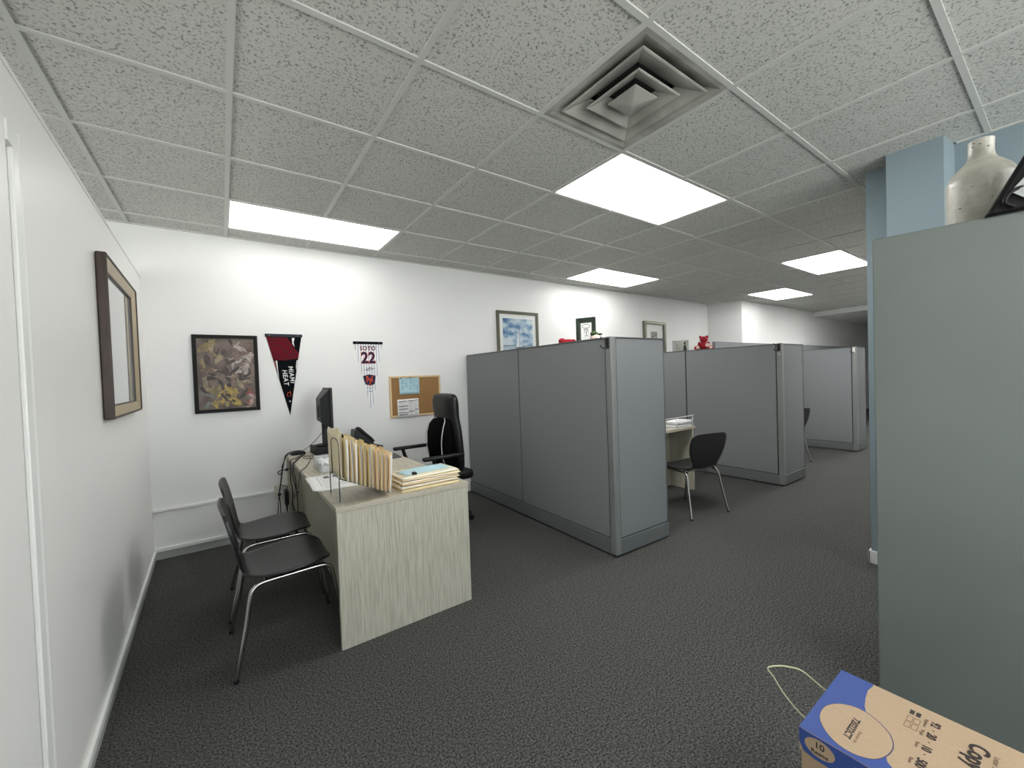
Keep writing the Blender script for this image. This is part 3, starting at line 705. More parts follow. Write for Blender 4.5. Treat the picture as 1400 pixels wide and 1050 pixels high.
# lumbar cushion with a pale piping
cr = []
for z, hw, t in ((.55, .13, .05), (.60, .165, .10), (.72, .185, .115), (.84, .195, .11), (.92, .185, .085), (.965, .15, .05), (.98, .10, .02)):
    cr.append([(-.065+t*1.12*(1-abs(v)**2.6*.45), hw*v, z) for v in [-1+2*k/12 for k in range(13)]]+[(-.065, hw*v, z) for v in [1-2*k/12 for k in range(13)]])
mb = MB(); n = len(cr[0]); vs = [p for r in cr for p in r]; fs = []
for i in range(len(cr)-1):
    for k in range(n): fs.append((i*n+k, i*n+(k+1) % n, (i+1)*n+(k+1) % n, (i+1)*n+k))
fs += [tuple(range(n-1, -1, -1)), tuple(range((len(cr)-1)*n, len(cr)*n))]
cu = mb.add(vs, fs).build('lumbar_cushion', M['velvet'], o, smooth=180)
for s in (-1, 1):
    MB().tube(spline([(-.012, s*.128, .56), (.020, s*.150, .62), (.036, s*.160, .72), (.034, s*.168, .82), (.012, s*.160, .905), (-.020, s*.13, .958), (-.040, s*.08, .976)], 5), .004, 8).build('piping', M['piping'], cu, smooth=60)
for s in (-1, 1):
    a = MB().box(-.08, .29, s*.345-.028, s*.345+.028, .672, .702).build('armrest', M['blackplastic'], o, bevel=.012, smooth=180)
    MB().tube(spline([(.20, s*.345, .675), (.16, s*.338, .56), (.08, s*.30, .44), (.05, s*.20, .425)], 5), .016, 10).build('support', M['blackplastic'], a, smooth=60)
MB().box(-.205, -.16, -.04, .04, .40, .62).build('back_bracket', M['blackplastic'], o, bevel=.006)
MB().box(-.22, .12, -.09, .09, .40, .432).build('tilt_plate', M['blackplastic'], o, bevel=.006)
MB().lathe([(.028, .09), (.028, .28), (.018, .285), (.018, .405)], 20).build('gas_lift', M['blackplastic'], o, smooth=40)
for k in range(5):
    a = math.radians(72*k+20); c, s = math.cos(a), math.sin(a)
    lg = MB().tube([(.02*c, .02*s, .115), (.16*c, .16*s, .10), (.29*c, .29*s, .078)], [.028, .022, .016], 10).build('leg', M['blackplastic'], o, smooth=60)
    cw = MB().lathe([(.024, -.018), (.028, -.012), (.028, .012), (.024, .018)], 16)
    cw.v = [(.29*c+p[2]*-s+p[0]*c*1.0, .29*s+p[2]*c+p[0]*s, .0285+p[1]) for p in cw.v]
    cw.build('caster', M['blackplastic'], lg, smooth=40)
    MB().tube([(.29*c, .29*s, .05), (.29*c, .29*s, .08)], .006, 8).build('caster_stem', M['blackplastic'], lg, smooth=60)

# ================================================================== WALL PIECES
def picture(name, label, cat, cx, cz, wd, ht, y, rz, bw, dp, fm, build_in, fbevel=.003, extra=None):
    """hangs on a wall: local x right, z up, front at -y"""
    o = thing(name, label, cat, (cx, y, cz), rz)
    a, b = wd/2, ht/2
    for (p, q) in ((((-a, -b), (a, -b), (a-bw, -b+bw), (-a+bw, -b+bw)), 'bottom'), (((a, -b), (a, b), (a-bw, b-bw), (a-bw, -b+bw)), 'right'),
                   (((a, b), (-a, b), (-a+bw, b-bw), (a-bw, b-bw)), 'top'), (((-a, b), (-a, -b), (-a+bw, -b+bw), (-a+bw, b-bw)), 'left')):
        MB().prism(p, -dp, -.001, 'y').build('frame_rail', fm, o, bevel=fbevel)
    build_in(o, a-bw, b-bw, dp)
    return o
# poster: plain abstract stand-in in browns, mauve and ochre
def poster_in(o, a, b, dp):
    y = -dp*.45
    base = mat('mottled_brown_print', rgb(112, 98, 90), 0.5, noise=(9, rgb(78, 66, 60), 0.38, 0.62, (1, 1, 1)))
    MB().box(-a, a, y, y+.004, -b, b).build('print', base, o)
    r = random.Random(11)
    cols = [(150, 134, 112), (172, 160, 156), (158, 148, 142), (54, 46, 44), (142, 126, 84), (120, 124, 120), (176, 152, 78), (176, 150, 142), (140, 72, 62), (66, 62, 100), (72, 60, 56), (126, 104, 92)]
    st_ = MB(); mats_ = [mat('print_colour_%d' % c, rgb(*cols[c]), 0.5, noise=(30, tuple(x*.55 for x in rgb(*cols[c])[:3]), 0.38, 0.62, (1, 1, 1))) for c in range(len(cols))]
    for k in range(110):
        cx, cz = r.uniform(-.165, .165), r.uniform(-.27, .27)
        c = r.choice([3, 10, 10, 11, 0, 4])                       # dark and umber ground
        if cx > .03 and cz > -.02: c = r.choice([1, 2, 1, 3, 11])  # pale greys, upper right
        if abs(cx) < .10 and cz < -.10: c = r.choice([6, 6, 6, 4, 3])  # ochre, lower middle
        if cx < -.10 and cz < -.14: c = r.choice([5, 5, 3, 4])
        if cx > .11 and cz < -.12: c = r.choice([7, 8, 3, 7])
        ln, wd_ = r.uniform(.018, .060), r.uniform(.006, .020); an = r.uniform(0, math.pi); n = 10
        pts = []
        for q in range(n):
            t = 2*math.pi*q/n; u_, v_ = ln*math.cos(t)*(1+r.uniform(-.25, .25)), wd_*math.sin(t)*(1+r.uniform(-.3, .3))
            pts.append((max(-a, min(a, cx+u_*math.cos(an)-v_*math.sin(an))), max(-b, min(b, cz+u_*math.sin(an)+v_*math.cos(an)))))
        sp = [(p.x, p.y) for p in spline([(x, z, 0) for x, z in pts], 2, True)]
        st_.use(c).prism(sp, y-.0004-.00001*k, y, 'y')
    st_.build('print_pattern', mats_, o)
picture('framed_poster', 'black framed poster in mottled browns and ochre on the back wall', 'poster', -.036, 1.440, .452, .645, YB, 0, .028, .024, M['blackframe'], poster_in)

# pennants: thin felt triangles with a header band
def pennant(name, label, cx, ztop, wd, ht, tipx, felt, band):
    o = thing(name, label, 'pennant', (cx, YB, ztop))
    a = wd/2
    MB().prism([(-a, -.012), (a, -.012), (tipx, -ht)], -.0045, -.0015, 'y').build('felt', felt, o)
    MB().prism([(-a-.006, -.026), (a+.006, -.026), (a+.006, 0), (-a-.006, 0)], -.0075, -.001, 'y').build('header_band', band, o, bevel=.001)
    for x in (-a+.03, a-.03):
        MB().lathe([(.005, -.0015), (.004, .0005)], 10).build('pin', M['silver'], o)
        o.children[-1].rotation_euler = (math.radians(90), 0, 0); o.children[-1].location = (x, -.0085, -.013)
    def edge(z):                # left and right edge of the felt at depth z
        t = (-z-.012)/(ht-.012)
        return -a+(tipx+a)*t, a+(tipx-a)*t
    return o, edge
pm_black = mat('black_felt', rgb(14, 18, 20), 0.95, spec=0.05); pm_red = mat('dark_red_felt', rgb(96, 26, 36), 0.95, spec=0.05); pm_line = mat('maroon_line', rgb(52, 10, 18), 0.9)
pm_white = mat('white_felt_print', (0.72, 0.72, 0.71), 0.85); pm_navy = mat('navy_print', rgb(34, 28, 62), 0.85); pm_orange = mat('orange_print', rgb(214, 84, 44), 0.85)
pm_band = mat('dark_blue_band', rgb(36, 42, 52), 0.85); pm_pink = mat('rust_stripe', rgb(150, 70, 52), 0.85)
o, ed = pennant('pennant', 'black and dark red triangular team pennant with white sideways lettering', .397, 1.786, .285, .738, .022, pm_black, pm_band)
def poly(o, name, pts, m, y0=-.0045, t=.0004): return MB().prism(pts, y0-t, y0, 'y').build(name, m, o)
lz = lambda z, k=0.0: ed(z)[0]+k
rz_ = lambda z, k=0.0: ed(z)[1]+k
ballp = [(lz(-.03), -.03)]+[(lz(z, .002), z) for z in (-.10, -.18, -.225)]+[(-.06, -.236), (0, -.238), (rz_(-.225, -.004), -.222), (rz_(-.17, -.002), -.17), (.085, -.135), (.06, -.09), (.04, -.055), (.025, -.03)]
ball = poly(o, 'ball_graphic', ballp, pm_red)
def strip(o, name, pts, wdt, m, y=-.0052):
    P = [Vector((p[0], p[1], 0)) for p in pts]; P = spline(P, 5)
    L, R = [], []
    for i, p in enumerate(P):
        d = (P[min(i+1, len(P)-1)]-P[max(i-1, 0)]).normalized(); n_ = Vector((-d.y, d.x, 0))
        L.append((p+n_*wdt/2).to_tuple()[:2]); R.append((p-n_*wdt/2).to_tuple()[:2])
    rows = [[(l[0], y, l[1]), (r[0], y, r[1])] for l, r in zip(L, R)]
    return MB().grid(rows).build(name, m, o, solid=.0004)
for pts in ([(-.112, -.085), (-.06, -.055), (.0, -.06), (.05, -.12), (.088, -.19)], [(-.10, -.115), (-.05, -.10), (.0, -.145), (.03, -.19), (.08, -.212)],
            [(-.088, -.165), (-.06, -.20), (-.01, -.222), (.05, -.234)], [(-.118, -.06), (-.09, -.038), (-.06, -.03)]):
    strip(ball, 'seam_line', pts, .007, pm_line)
for pts in ([(.062, -.034), (.085, -.034), (.075, -.075), (.082, -.115), (.065, -.085)],
            [(rz_(-.24, -.012), -.24), (rz_(-.235, -.002), -.235), (rz_(-.33, -.001), -.33), (rz_(-.30, -.010), -.30)],
            [(lz(-.235, .018), -.24), (lz(-.235, .030), -.24), (lz(-.32, .014), -.32), (lz(-.40, .002), -.40), (lz(-.36, .003), -.36)]):
    poly(o, 'white_flash', pts, pm_white)
poly(o, 'rust_flash', [(lz(-.235, .004), -.24), (lz(-.235, .014), -.24), (lz(-.33, .004), -.33), (lz(-.30, .001), -.30)], pm_pink)
dn = lambda x, z: frame_mtx((x, -.0048, z), (0.09, 0, -1), (1, 0, 0.09))
text('MIAMI', .053, pm_white, o, dn(.046, -.366), 'lettering', 1.0, shear=.15, bold=.0007, space=1.12)
text('HEAT', .053, pm_white, o, dn(-.004, -.392), 'lettering', 1.0, shear=.15, bold=.0007, space=1.12)
tor = MB(); tor.tube([(.020+.014*math.cos(t), -.0052, -.548+.020*math.sin(t)) for t in [math.radians(-60+k*15) for k in range(21)]], .0022, 6)
tor.tube([(.035, -.0052, -.534), (.028, -.0052, -.522), (.034, -.0052, -.512)], .002, 6)
tor.build('ring_emblem', pm_orange, o)
poly(o, 'small_mark', [(.018, -.602), (.032, -.606), (.030, -.616), (.02, -.612)], pm_white)

pin = bpy.data.materials.new('pinstriped_felt'); pin.use_nodes = True; nt = pin.node_tree; b = nt.nodes['Principled BSDF']; b.inputs['Roughness'].default_value = .85
tc = nt.nodes.new('ShaderNodeTexCoord'); sx = nt.nodes.new('ShaderNodeSeparateXYZ'); m1 = nt.nodes.new('ShaderNodeMath'); m1.operation = 'MULTIPLY'; m1.inputs[1].default_value = 1/.0255
m2 = nt.nodes.new('ShaderNodeMath'); m2.operation = 'FRACT'; m3 = nt.nodes.new('ShaderNodeMath'); m3.operation = 'LESS_THAN'; m3.inputs[1].default_value = .15
mx = nt.nodes.new('ShaderNodeMixRGB'); mx.inputs[1].default_value = (0.80, 0.81, 0.83, 1); mx.inputs[2].default_value = rgb(74, 82, 112)
for a_, b_ in ((tc.outputs['Object'], sx.inputs[0]), (sx.outputs[0], m1.inputs[0]), (m1.outputs[0], m2.inputs[0]), (m2.outputs[0], m3.inputs[0]), (m3.outputs[0], mx.inputs[0]), (mx.outputs[0], b.inputs['Base Color'])): nt.links.new(a_, b_)
o, ed = pennant('pennant', 'white pinstriped triangular team pennant with the big number 22', 1.141, 1.733, .280, .715, .012, pin, pm_black)
fl = lambda x, z, y=-.0049: frame_mtx((x, y, z), (1, 0, 0), (0, 0, 1))
text('SOTO', .058, pm_orange, o, fl(-.006, -.069), 'name_outline', .88, bold=.0022, space=1.2)
text('SOTO', .058, pm_navy, o, fl(-.006, -.069, -.0054), 'name_lettering', .88, bold=.0012, space=1.2)
text('22', .155, pm_orange, o, fl(-.004, -.168), 'number_outline', .92, bold=.0075)
text('22', .155, pm_navy, o, fl(-.004, -.168, -.0054), 'number_lettering', .92, bold=.0040)
sg = [(-.062, -.288), (-.03, -.282), (-.026, -.262), (-.02, -.29), (-.008, -.262), (-.002, -.282), (.01, -.258), (.014, -.278), (.024, -.262), (.03, -.274), (.06, -.268)]
strip(o, 'signature', sg, .0035, pm_navy); strip(o, 'signature', [(-.03, -.292), (.01, -.288), (.04, -.276)], .003, pm_navy)
poly(o, 'shield', [(-.064, -.345), (0, -.330), (.062, -.345), (.058, -.39), (.046, -.432), (.006, -.446), (-.038, -.432), (-.056, -.39)], pm_navy)
# interlocked letters on the shield
def bar(mb, x0, z0, x1, z1, wdt, y=-.0058):
    d = Vector((x1-x0, z1-z0, 0)).normalized(); n_ = Vector((-d.y, d.x, 0))*wdt/2
    p = [(x0+n_.x, z0+n_.y), (x0-n_.x, z0-n_.y), (x1-n_.x, z1-n_.y), (x1+n_.x, z1+n_.y)]
    mb.prism(p, y, y+.0008, 'y')
n_ = MB()
bar(n_, -.026, -.349, -.026, -.404, .008); bar(n_, .026, -.349, .026, -.404, .008); bar(n_, -.027, -.352, .027, -.402, .009)
bar(n_, -.036, -.349, -.016, -.349, .005); bar(n_, .016, -.349, .036, -.349, .005); bar(n_, -.036, -.405, -.016, -.405, .005); bar(n_, .016, -.405, .036, -.405, .005)
n_.build('monogram', pm_orange, o)
for y_, gw, m_ in ((-.0064, .005, pm_navy), (-.0070, 0, pm_orange)):
    ym = MB()
    bar(ym, -.019, -.366, .003, -.400, .007+gw, y_); bar(ym, .025, -.366, .003, -.400, .007+gw, y_); bar(ym, .003, -.396, .003, -.430, .008+gw, y_); bar(ym, -.010, -.432, .016, -.432, .005+gw*.5, y_)
    ym.build('monogram', m_, o)
strip(o, 'script_line', [(-.028, -.468), (-.008, -.463), (.012, -.468), (.032, -.462)], .004, pm_navy)
poly(o, 'small_mark', [(-.012, -.478), (.016, -.478), (.016, -.494), (-.012, -.494)], M['bluepaper'])
strip(o, 'script_line', [(-.012, -.506), (.008, -.502), (.028, -.507)], .004, pm_navy)

# cork board and its two papers
def cork_in(o, a, b, dp): MB().box(-a, a, -.012, -.002, -b, b).build('cork_sheet', M['cork'], o)
picture('cork_board', 'pine framed cork board on the wall behind the office chair', 'cork board', 1.625, 1.158, .575, .435, YB, 0, .020, .020, M['pine'], cork_in)
def sheet_on_wall(name, label, cx, cz, wd, ht, y, m, rot):
    o = thing(name, label, 'paper', (cx, y, cz)); o.rotation_euler = (0, math.radians(rot), 0)
    rows = [[(-wd/2+wd*i/6, -.0012-.0035*(k/6)**2*(1 if i < 4 else .5), ht/2-ht*k/6) for i in range(7)] for k in range(7)]
    MB().grid(rows).build('sheet', m, o, smooth=60, solid=.0005)
    return o
o = sheet_on_wall('notice', 'pale blue printed notice pinned on the cork board', 1.555, 1.272, .222, .185, YB-.0125, M['bluepaper'], 0)
bl = mat('blue_grey_print', rgb(112, 158, 172), .7); mb = MB(); r = random.Random(5)
for c0, c1 in ((-.095, -.055), (-.048, -.018), (0, .03), (.037, .058), (.065, .095)):
    for k in range(9):
        if r.random() < .85: mb.box(c0, c0+(c1-c0)*r.uniform(.6, 1), -.0062, -.0058, .058-.0125*k, .0625-.0125*k)
mb.box(-.05, .06, -.0062, -.0058, .074, .079); mb.build('printing', bl, o)
for x, z_ in ((-.092, .08), (.008, .087)):
    pn = MB().lathe([(.006, 0), (.006, .006)], 12).build('push_pin', M['blackplastic'], o); pn.rotation_euler = (math.radians(90), 0, 0); pn.location = (x, -.003, z_)
o = sheet_on_wall('printed_schedule', 'white printed schedule with dark bars, lower on the cork board', 1.530, 1.035, .235, .190, YB-.0205, M['paper'], -1)
mb = MB()
for x0, x1, z_ in ((-.105, -.01, .074), (.0, .06, .075), (.066, .108, .077), (-.105, -.005, .022), (-.105, -.005, -.010), (-.105, -.002, -.048), (-.105, -.005, -.068), (.002, .066, -.038), (.07, .11, -.022)):
    mb.box(x0, x1, -.0066, -.0060, z_-.004, z_+.004)
mb.build('header_bars', M['ink'], o)
mb = MB()
for k in range(13):
    z_ = .062-.0125*k
    mb.box(-.1, -.1+r.uniform(.05, .09), -.0066, -.0060, z_, z_+.0025).box(.004, .004+r.uniform(.03, .055), -.0066, -.0060, z_, z_+.0025).box(.07, .07+r.uniform(.015, .036), -.0066, -.0060, z_, z_+.0025)
mb.build('printing', M['greyink'], o)

# sailing picture
def sail_in(o, a, b, dp):
    MB().box(-a, a, -.010, -.002, -b, b).build('mat_board', M['board'], o)
    pa, pb = a-.055, b-.055
    sky = bpy.data.materials.new('cloudy_sea_print'); sky.use_nodes = True; nt = sky.node_tree; bs = nt.nodes['Principled BSDF']; bs.inputs['Roughness'].default_value = .25
    tc = nt.nodes.new('ShaderNodeTexCoord'); nz = nt.nodes.new('ShaderNodeTexNoise'); nz.inputs['Scale'].default_value = 6; nz.inputs['Detail'].default_value = 5
    rp = nt.nodes.new('ShaderNodeValToRGB'); e = rp.color_ramp.elements; e[0].position = .36; e[0].color = rgb(70, 108, 146); e[1].position = .58; e[1].color = rgb(190, 202, 210)
    e2 = rp.color_ramp.elements.new(.47); e2.color = rgb(136, 164, 188)
    mp_ = nt.nodes.new('ShaderNodeMapping'); mp_.inputs['Scale'].default_value = (1, 1, 1.6); mp_.inputs['Location'].default_value = (3.1, 0, 1.2)
    for p_, q_ in ((tc.outputs['Object'], mp_.inputs[0]), (mp_.outputs[0], nz.inputs['Vector']), (nz.outputs[0], rp.inputs[0]), (rp.outputs[0], bs.inputs['Base Color'])): nt.links.new(p_, q_)
    p = MB().box(-pa, pa, -.0115, -.010, -pb, pb).build('print', sky, o)
    zs = b-.40   # waterline
    MB().box(-pa, pa, -.0120, -.0115, -pb, zs).build('sea', mat('sea_print', rgb(176, 188, 194), .3, noise=(14, rgb(140, 158, 172), .4, .6, (1, 1, 5))), p)
    MB().box(-pa, pa, -.0124, -.0119, zs-.006, zs+.008).build('horizon', mat('horizon_print', rgb(104, 124, 138), .3), p)
    sailm = mat('sail_print', rgb(206, 214, 218), .3)
    MB().prism([(.005, zs-.01), (.02, zs+.20), (.03, zs+.02), (.075, zs-.005)], -.0128, -.0122, 'y').build('sail', sailm, p)
    MB().prism([(-.04, zs-.02), (.0, zs+.17), (.004, zs-.01)], -.0128, -.0122, 'y').build('sail', sailm, p)
    MB().box(.018, .022, -.0134, -.0128, zs-.02, zs+.25).build('mast', M['greyplastic'], p)
    MB().prism([(-.06, zs-.02), (.10, zs-.005), (.09, zs-.03), (-.03, zs-.045)], -.0134, -.0128, 'y').build('hull', mat('hull_print', rgb(84, 96, 112), .3), p)
picture('sailing_picture', 'olive grey framed picture of a sailboat under a cloudy blue sky', 'picture', 3.03, 1.86, .655, .585, YB, 0, .036, .028, M['olive'], sail_in)
# small silver frame
def small_in(o, a, b, dp):
    MB().box(-a, a, -.010, -.002, -b, b).build('mat_board', M['board'], o)
    MB().box(-.09, .09, -.0115, -.010, -.12, .10).build('print', mat('grey_sketch_print', rgb(150, 152, 142), .5, noise=(30, rgb(104, 106, 98), .4, .6, (1, 1, 1))), o)
picture('silver_picture', 'small silver framed grey print beyond the sailing picture', 'picture', 5.885, 1.90, .585, .53, YB, 0, .045, .05, M['silver'], small_in)
# large framed piece on the left partition
def left_in(o, a, b, dp):
    y = -.012
    g = .046
    for (p) in (((-a, -b), (a, -b), (a-g, -b+g), (-a+g, -b+g)), ((a, -b), (a, b), (a-g, b-g), (a-g, -b+g)), ((a, b), (-a, b), (-a+g, b-g), (a-g, b-g)), ((-a, b), (-a, -b), (-a+g, -b+g), (-a+g, b-g))):
        MB().hexa([(p[0][0], -.034, p[0][1]), (p[1][0], -.034, p[1][1]), (p[2][0], -.020, p[2][1]), (p[3][0], -.020, p[3][1])],
                  [(p[0][0], -.003, p[0][1]), (p[1][0], -.003, p[1][1]), (p[2][0], -.003, p[2][1]), (p[3][0], -.003, p[3][1])]).build('gilt_liner', M['gilt'], o, bevel=.002)
    h_ = .006
    for (x0, x1, z0, z1) in ((-a+g, a-g, -b+g, -b+g+h_), (-a+g, a-g, b-g-h_, b-g), (-a+g, -a+g+h_, -b+g+h_, b-g-h_), (a-g-h_, a-g, -b+g+h_, b-g-h_)):
        MB().box(x0, x1, -.019, -.003, z0, z1).build('inner_lip', M['walnut'], o)
    MB().box(-a, a, -.010, -.003, -b, b).build('print', M['glassart'], o)
yc = (1.05+2.0)/2
picture('large_framed_print', 'wide dark wood framed print with gilt liner on the left partition', 'picture', wl(yc)+.0005, 1.583, .95, .762, yc, math.radians(90)+math.atan(.021), .011, .040, M['walnut'], left_in, .006)

# ================================================================== small things over the cubicle tops
o = thing('photo_frame', 'small dark green photo frame showing an ink drawing above the nearest cubicle', 'photo frame', (2.43, .905, 1.5905), math.radians(-64))
fz = .215; fw = .17
fr = MB()
for pts in (((-fw/2, 0), (fw/2, 0), (fw/2-.026, .026), (-fw/2+.026, .026)), ((fw/2, 0), (fw/2, fz), (fw/2-.026, fz-.026), (fw/2-.026, .026)), ((fw/2, fz), (-fw/2, fz), (-fw/2+.026, fz-.026), (fw/2-.026, fz-.026)), ((-fw/2, fz), (-fw/2, 0), (-fw/2+.026, .026), (-fw/2+.026, fz-.026))):
    fr.prism(pts, -.008, .010, 'y')
gf = mat('dark_green_frame', rgb(34, 48, 40), .35)
fr.build('frame', gf, o, bevel=.003)
MB().box(-fw/2+.026, fw/2-.026, 0, .004, .026, fz-.026).build('mount', mat('dark_mount', rgb(64, 70, 58), .6), o)
MB().box(-fw/2+.042, fw/2-.036, -.001, 0, .026, fz-.045).build('print', M['paper'], o)
dr = MB()
dr.tube([(.003+.034*math.cos(t), -.0016, .143+.016*math.sin(t)) for t in [k*math.pi/12 for k in range(25)]], .0022, 6)
for xx in (-.012, .004, .018): dr.tube([(xx, -.0016, .125), (xx*.8+.002, -.0016, .10), (xx*1.3, -.0016, .085)], .0018, 6)
dr.tube([(-.018, -.0016, .112), (0, -.0016, .118), (.024, -.0016, .108)], .0018, 6).tube([(.003, -.0016, .10), (.003, -.0016, .065)], .0022, 6)
dr.tube([(-.01, -.0016, .06), (.004, -.0016, .068), (.018, -.0016, .06)], .002, 6)
dr.build('ink_drawing', M['ink'], o)
MB().hexa([(-.02, .010, .15), (.02, .010, .15), (.02, .012, .15), (-.02, .012, .15)][::-1], [(-.02, .07, 0), (.02, .07, 0), (.02, .074, 0), (-.02, .074, 0)][::-1]).build('easel_back', gf, o)
o = thing('green_plush', 'small dark green plush peeking over the nearest cubicle corner', 'plush toy', (2.415, .785, 1.5905), math.radians(-70))
MB().ball((0, 0, .032), (.045, .03, .032)).build('body', M['pinkplush'], o, smooth=60)
MB().ball((-.012, 0, .068), (.032, .028, .022)).build('head', M['green'], o, smooth=60)
MB().ball((.03, 0, .060), (.030, .014, .010)).build('arm', M['green'], o, smooth=60)
o = thing('red_plush', 'crumpled dark red plush just visible over the nearest cubicle panel', 'plush toy', (2.43, 1.14, 1.5905), math.radians(-64))
MB().ball((0, 0, .028), (.075, .04, .028)).build('body', M['red'], o, smooth=60)
MB().ball((-.045, 0, .044), (.032, .03, .024)).build('head', M['red'], o, smooth=60)
MB().ball((.055, 0, .036), (.03, .025, .016)).build('arm', M['red'], o, smooth=60)
# snapshot and bear over the middle cubicle
o = thing('snapshot', 'small pale unframed snapshot standing beside the red teddy bear', 'photo', (5.10, 1.70, 1.5905), math.radians(-58))
MB().box(-.105, .105, 0, .012, 0, .155).build('block', mat('pale_photo', rgb(176, 180, 170), .3, noise=(12, rgb(140, 146, 136), .4, .6, (1, 1, .4))), o, bevel=.002)
MB().ball((.055, -.002, .115), (.012, .002, .017)).prism([(.035, .01), (.08, .01), (.072, .075), (.06, .098), (.045, .08)], -.003, 0, 'y').build('figure_print', M['greyplastic'], o)
MB().box(-.104, -.06, -.002, 0, .01, .145).build('edge_print', M['greyink'], o)
o = thing('teddy_bear', 'red teddy bear with a pale heart sitting on the middle cubicle', 'teddy bear', (5.10, 1.39, 1.5905), math.radians(-58))
MB().ball((.02, 0, .055), (.05, .045, .058)).build('body', M['red'], o, smooth=60)
hd = MB().ball((.022, -.004, .138), (.050, .042, .042)).build('head', M['red'], o, smooth=60)
for s in (-1, 1):
    MB().ball((.022+s*.04, 0, .172), (.018, .012, .018)).build('ear', M['red'], hd, smooth=60)
    MB().ball((.022+s*.016, -.045, .146), .005).build('eye', M['blackplastic'], hd, smooth=60)
MB().ball((.022, -.044, .128), (.016, .012, .012)).build('muzzle', M['red'], hd, smooth=60)
for x, m_ in ((-.058, 'red'), (.095, 'red')):
    l_ = MB().ball((x, -.025, .030), (.040, .045, .030)).build('leg', M[m_], o, smooth=60)
    MB().ball((x+.004, -.066, .032), (.022, .008, .02)).build('paw_pad', M['pinkplush'], l_, smooth=60)
for s in (-1, 1): MB().ball((.02+s*.052, -.015, .078), (.022, .026, .032)).build('arm', M['red'], o, smooth=60)
MB().ball((.062, -.052, .060), (.026, .012, .026)).build('heart', M['pinkplush'], o, smooth=60)

# ================================================================== GREY CABINET, VASE, BAG
ca = math.atan2(.07, .36)      # its face turns slightly away from the room axis
o = thing('tall_cabinet', 'tall plain grey enamel cabinet at the right, side panel toward the desk', 'cabinet', (1.945, -1.053, 0), ca*.9)
CW, CD, CH = .50, .95, 1.808   # local: side face x=0, running to -y
MB().box(0, CW, -CD, 0, .004, CH-.003).build('carcass', M['cabinet'], o, bevel=.003)
MB().box(.006, CW-.006, -CD+.006, -.006, CH-.003, CH).build('top_panel', M['cabinet'], o)
MB().box(.02, CW-.02, -CD+.02, -.02, 0, .004).build('plinth', M['dark'], o)
for a in ((.008, CW/2-.002), (CW/2+.002, CW-.008)):
    dr_ = MB().box(a[0], a[1], -CD-.016, -CD, .02, CH-.026).build('door', M['cabinet'], o, bevel=.002)
    hx_ = CW/2-.03 if a[0] < .1 else CW/2+.03
    MB().box(hx_-.006, hx_+.006, -CD-.03, -CD-.016, .9, 1.02).build('handle', M['chrome'], dr_)
VX, VY = 2.222, -1.300
o = thing('vase', 'large white glazed bottle vase with specks standing on the grey cabinet', 'vase', (VX, VY, CH)); o.scale = (.96, .96, .96)
vp = [(.080, 0), (.090, .005), (.093, .03), (.094, .10), (.094, .185), (.090, .207), (.078, .232), (.058, .254), (.042, .272), (.0355, .290), (.0345, .315), (.0350, .340), (.0345, .347), (.030, .348), (.027, .340), (.027, .30)]
MB().lathe([(p.x, p.y) for p in spline([(a, b, 0) for a, b in vp], 4)], 48).build('body', M['ceramic'], o, smooth=60)
sp = MB(); r = random.Random(9)
for k in range(16):
    a = r.uniform(math.pi*.7, math.pi*1.6); z_ = r.choice([r.uniform(.06, .18), r.uniform(.31, .335)]); rr = .0942 if z_ < .2 else .0348
    sp.ball((rr*math.cos(a), rr*math.sin(a), z_), (.003, .003, .0016), 6)
sp.build('glaze_fleck', M['speck'], o)
o = thing('bag', 'black bag slumped against the white vase with a grey paper tag', 'bag', (2.008, -1.613, CH), ca*.6); o.scale = (.96, .96, .96)
prof = [(.300, 0), (.293, .012), (.160, .285), (.135, .30), (-.15, .30), (-.20, .0)]
n = 7; mb = MB()
for k in range(n):
    pass
lo = [(0.0, p[0], p[1]) for p in prof]
rows = []
for i, (xx, sc) in enumerate(((.0, .98), (.012, 1.0), (.05, 1.01), (.09, 1.0), (.105, .97))):
    rows.append([(xx, p[0]*sc, max(0, p[1]*sc)) for p in prof])
n = len(prof); vs = [p for rr in rows for p in rr]; fs = []
for i in range(len(rows)-1):
    for k in range(n): fs.append((i*n+k, i*n+(k+1) % n, (i+1)*n+(k+1) % n, (i+1)*n+k))
fs += [tuple(range(n-1, -1, -1)), tuple(range((len(rows)-1)*n, len(rows)*n))]
mb.add(vs, fs).build('body', M['bag'], o, bevel=.012, smooth=60)
MB().tube(spline([(-.004, .235, .012), (-.014, .255, .030), (-.012, .24, .06), (-.004, .20, .075)], 5), .006, 8).build('handle_strap', M['bag'], o, smooth=60)
tg = MB().hexa([(-.012, .243, .060), (-.012, .205, .022), (-.0105, .205, .022), (-.0105, .243, .060)], [(-.012, .205, .110), (-.012, .150, .080), (-.0105, .150, .080), (-.0105, .205, .110)]).build('paper_tag', M['tag'], o)
mb = MB()
for k in range(4):
    t = .25+.17*k
    p0 = Vector((-.0124, .243, .060)).lerp(Vector((-.0124, .205, .022)), t); p1 = Vector((-.0124, .205, .110)).lerp(Vector((-.0124, .150, .080)), t)
    mb.tube([p0.lerp(p1, .15), p0.lerp(p1, .8)], .0012, 5)
mb.build('printing', M['greyink'], tg)

